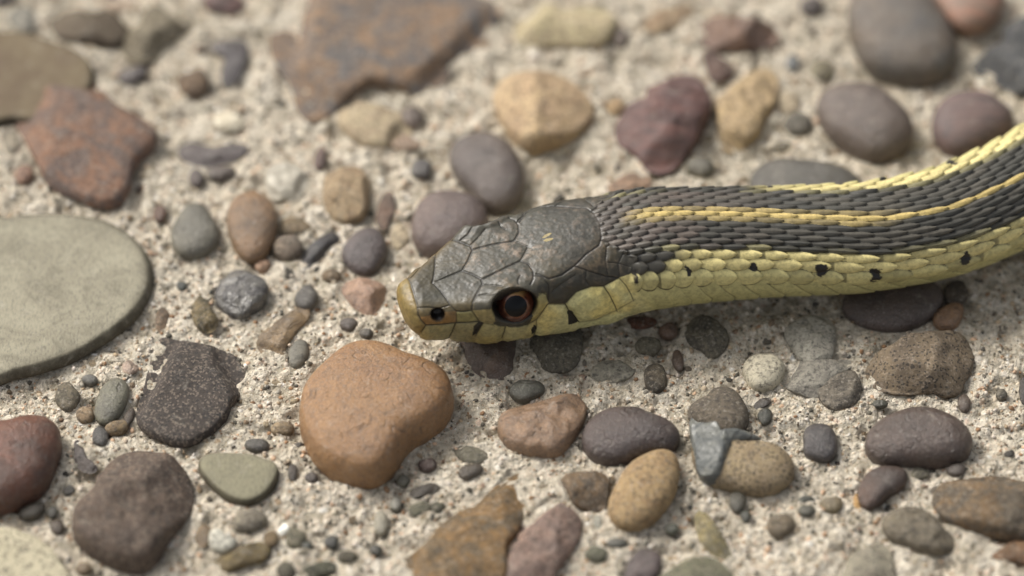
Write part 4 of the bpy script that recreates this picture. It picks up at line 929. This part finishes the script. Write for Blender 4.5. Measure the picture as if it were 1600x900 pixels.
# mirrored coordinates so that the shields wear different dust left and right
n1 = fbm(Q * 0.55, 4, 31); n2 = fbm(Q * 1.7, 4, 33); n3 = fbm(Q * 4.0, 3, 35)
Ch = np.zeros(pxh.shape + (3,)); Ch[:] = lin((64, 62, 52))
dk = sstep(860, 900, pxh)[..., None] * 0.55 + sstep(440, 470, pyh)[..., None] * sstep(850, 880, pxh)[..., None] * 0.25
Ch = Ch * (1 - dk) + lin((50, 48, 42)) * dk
def paint(poly, col, tmin=0):
    m = in_poly(pxh, pyh, poly) & vis & (np.abs(theta)[None] > tmin)
    Ch[m] = lin(col)
olive = sstep(462, 484, pyh + 0.10 * (pxh - 700)) * sstep(745, 735, pxh)
Ch = Ch * (1 - 0.75 * olive[..., None]) + lin((96, 84, 56)) * 0.75 * olive[..., None]
paint(z5((60, 545), (130, 560), (170, 582), (178, 612), (192, 660), (203, 722), (222, 752), (245, 778), (222, 860), (60, 860)), (122, 108, 68))
paint(z5((196, 682), (250, 678), (320, 684), (388, 666), (425, 698), (424, 764), (245, 778), (203, 722)), (130, 104, 66), 68)
paint(z5((425, 698), (514, 692), (556, 755), (424, 764)), (134, 126, 82))
paint(z5((514, 692), (545, 605), (600, 600), (660, 610), (640, 780), (556, 755)), (142, 130, 88), 70)
paint(z5((905, 590), (950, 590), (962, 645), (893, 745), (850, 775)), (158, 150, 104), 66)
lab = [z5((245, 778), (420, 764), (375, 900), (200, 900), (222, 815)), z5((420, 764), (560, 755), (580, 766), (520, 900), (375, 900)), z5((580, 766), (640, 770), (712, 782), (690, 900), (520, 900)),
       z5((712, 782), (840, 775), (893, 745), (880, 900), (690, 900)), [(837, 500), (857, 474), (883, 474), (888, 484), (906, 506), (900, 530), (834, 540)],
       [(883, 474), (900, 456), (924, 447), (943, 447), (952, 460), (963, 482), (980, 500), (900, 530), (906, 506), (888, 484)], [(943, 447), (967, 434), (978, 446), (988, 464), (1000, 500), (963, 490)], [(967, 434), (986, 427), (1012, 440), (1070, 446), (1070, 530), (985, 520), (978, 446)]]
for P_, c in zip(lab, [(148, 138, 96), (142, 132, 92), (156, 146, 100), (170, 160, 112), (194, 186, 132), (198, 192, 136), (200, 194, 140), (194, 186, 132)]): paint(P_, c)
labm = np.zeros(pxh.shape, bool)
for P_ in lab: labm |= in_poly(pxh, pyh, P_) & vis
Ch[under] = lin((176, 172, 128))
dz = np.exp(-((pxh - 790) / 75) ** 2 - ((pyh - 388 + 0.25 * (pxh - 790)) / 34) ** 2)
dust = sstep(-0.1, 1.0, 0.7 * n2 + 0.5 * n3 + 0.35 * n1) * (0.25 + 0.75 * dz) * np.where(pyh < 458 - 0.12 * (pxh - 800), 1.0, 0.25) * sstep(690, 760, pxh)
Ch = Ch * (1 - 0.60 * dust[..., None]) + lin((146, 126, 108)) * 0.60 * dust[..., None]
ol = sstep(-0.3, 0.8, fbm(Q * 0.35 + 9, 3, 41))[..., None] * 0.6
Ch = Ch * (1 - ol) + Ch * np.array([1.25, 1.05, 0.70]) * ol
Ch *= (1 + 0.12 * n1 + 0.13 * n3)[..., None]
for P_ in ([(738, 522), (740, 507), (748, 502), (756, 504), (745, 520)], [(886, 485), (893, 483), (905, 502), (887, 501)], [(829, 511), (834, 505), (839, 511), (836, 519), (830, 519)], [(836, 503), (858, 478), (850, 500)]): 
    if P_[0] != (836, 503): paint(P_, (30, 26, 20))
spot = np.hypot((pxh - 857) * 0.97 + (pyh - 376) * -0.25, ((pyh - 376) * 0.97 + (pxh - 857) * 0.25) * 3.4) < 7.5
Ch[spot & vis] = lin((146, 130, 82))
seam = np.where(vis, np.clip(seam, 0, 1), 0)
Ch = Ch * (1 - 0.88 * seam[..., None]) + lin((26, 23, 19)) * 0.88 * seam[..., None]
h_head = labm * sstep(990, 950, pxh) * 0.15 * sstep(0.8, 10.0, np.minimum(dist, 20)) ** 0.7 + 0.085 * sstep(0.2, 2.2, dist) + (0.06 + 0.14 * sstep(448, 470, pyh + 0.12 * (pxh - 900)) * sstep(840, 880, pxh) * sstep(985, 950, pxh)) * sstep(1.0, 13.0, np.minimum(dist, 20)) + 0.018 * n2 + 0.012 * n3
h_head = h_head * np.where(under, sstep(24.5, 18.0, Sg[rows_h]) * 0.5, 0.25 + 0.75 * sstep(1005, 955, pxh))
# nostril and eye opening
no = np.hypot((pxh - 684) / 13.0, (pyh - 491) / 11.5); no = np.where(vis, no, 9)
h_head = h_head - 0.85 * sstep(1.0, 0.35, no)
nc = sstep(1.12, 0.75, no)[..., None]; Ch = Ch * (1 - nc) + lin((22, 17, 13)) * nc
er = np.hypot(((pxh - 804) * 0.985 - (pyh - 476) * 0.17) / 37.0, ((pyh - 476) * 0.985 + (pxh - 804) * 0.17) / 25.0); er = np.where(vis, er, 9)
h_head = h_head - 1.3 * sstep(1.0, 0.80, er) + 0.16 * sstep(1.40, 1.06, er) * (er > 1.0)
ec = sstep(1.02, 0.94, er)[..., None]; Ch = Ch * (1 - ec) + lin((20, 17, 15)) * ec
H = h_body.copy(); Cv = Cb.copy()
H[rows_h] = h_head * headw + h_body[rows_h] * (1 - headw)
Cv[rows_h] = Ch * headw[..., None] + Cb[rows_h] * (1 - headw[..., None])
H *= np.interp(sg, [0, 0.5], [0.2, 1])[:, None] * np.clip(taper * 1.2, 0, 1)[:, None]
grit = fbm(B[:, :, :] * 2.2, 3, 51)
Cv *= (1 + 0.09 * grit)[..., None]
P = B + N * H[..., None]
P[0] = P[0].mean(0)
base = np.array([px_[NS // 3], py_[NS // 3], 0.0])
snake.location = Vector(base * MM)
body_me = mesh_from('body', (P - base).reshape(-1, 3), quads=grid_quads(NS, NV, True))
set_color(body_me, np.clip(Cv, 0.002, 1).reshape(-1, 3))
def skin_material():
    t = NT('snake skin'); v = t.coords(False)
    c = t.mix(t.ramp(t.noise(v, 2.6, 5, 0.65), [(0.36, 0.30), (0.55, 0.0)]), t.vcol(), (0.03, 0.026, 0.022))
    n = t.bump(t.noise(v, 7.0, 4, 0.6), 0.14, 0.08)
    r = t.ramp(t.noise(v, 1.1, 4), [(0.35, 0.36), (0.65, 0.52)])
    return t.out(c, r, n, 0.42)
link('body', body_me, skin_material(), snake)
bpy.context.view_layer.update()

# ---- eyes
def eye_material(name, rough, coat=0.6):
    t = NT(name); t.out(t.vcol(), rough, None, 0.2)
    t.b.inputs['Coat Weight'].default_value = coat; t.b.inputs['Coat Roughness'].default_value = 0.03
    return t.m
M_EYE, M_IRIS, M_PUPIL = eye_material('eyeball', 0.35), eye_material('iris', 0.35, 1.0), eye_material('pupil', 0.28, 0.08)
RE = 1.85
def cap(R, a0, a1, n, m, axis, upv, colour):
    axis = axis / np.linalg.norm(axis); x = np.cross(upv, axis); x /= np.linalg.norm(x); y = np.cross(axis, x)
    aa = np.linspace(a0, a1, n); bb = np.linspace(0, 2 * math.pi, m, endpoint=False)
    A_, B_ = np.meshgrid(aa, bb, indexing='ij')
    V = R * (np.cos(A_)[..., None] * axis + np.sin(A_)[..., None] * (np.cos(B_)[..., None] * x + np.sin(B_)[..., None] * y))
    C = np.array([colour(a_, b_) for a_, b_ in zip(A_.ravel(), B_.ravel())])
    return V.reshape(-1, 3), grid_quads(n, m, True), C
k = np.argmin(np.where(FACE[:, :HALF] > 0.1, np.hypot(PX[:, :HALF] - 806, PY[:, :HALF] - 478), 1e9)); ks, kv = divmod(k, HALF)
pp = B[ks, kv]; LATe, TANe = LAT[ks], TAN[ks]
for sgn in (1, -1):
    gaze = LATe * math.cos(math.radians(36)) + np.array([0, 0, math.sin(math.radians(36))]) - TANe * 0.08; gaze /= np.linalg.norm(gaze)
    cen = pp + N[ks, kv] * (0.12 if sgn > 0 else -0.25) - gaze * RE
    rel = cen - np.array([px_[ks], py_[ks], 0])
    if sgn < 0:
        rel = rel - 2 * (rel @ LATe) * LATe; gaze = gaze - 2 * (gaze @ LATe) * LATe
    cen = rel + np.array([px_[ks], py_[ks], 0])
    V, F, C = cap(RE, 0.001, math.pi * 0.75, 24, 48, gaze, np.array([0, 0, 1.0]), lambda a_, b_: lin((34, 24, 20)))
    me = mesh_from('eye', V, quads=F); set_color(me, C); eye = link('eye', me, M_EYE, snake, cen - base)
    def iris_col(a_, b_):
        up = math.sin(b_); r = (a_ - 0.54) / 0.80
        c = lin((96, 50, 32)) * (0.85 + 0.55 * float(vnoise(np.array([math.cos(b_) * 5, math.sin(b_) * 5, a_ * 6.0]), 3)))
        t_ = 0.7 * float(sstep(0.7, 1.0, math.sin(b_ + 0.15))); c = c * (1 - t_) + lin((176, 142, 88)) * t_
        c = c * (1 - 0.62 * float(sstep(-0.1, -0.95, math.cos(b_))) * (1 - 0.5 * max(0, -up)))
        ring = float(sstep(0.16, 0.02, r)); c = c * (1 - 0.6 * ring) + lin((190, 120, 70)) * 0.6 * ring * (0.4 + 0.6 * max(0, up))
        o_ = float(sstep(0.72, 1.0, r)); return np.clip(c * (1 - 0.8 * o_) + lin((40, 20, 14)) * 0.8 * o_, 0.003, 1)
    V, F, C = cap(RE + 0.03, 0.54, 1.34, 14, 72, gaze, np.array([0, 0, 1.0]), iris_col)
    me = mesh_from('iris', V, quads=F); set_color(me, C); link('iris', me, M_IRIS, eye)
    V, F, C = cap(RE + 0.05, 0.001, 0.575, 10, 48, gaze, np.array([0, 0, 1.0]), lambda a_, b_: lin((9, 10, 12)))
    me = mesh_from('pupil', V, quads=F); set_color(me, C); link('pupil', me, M_PUPIL, eye)
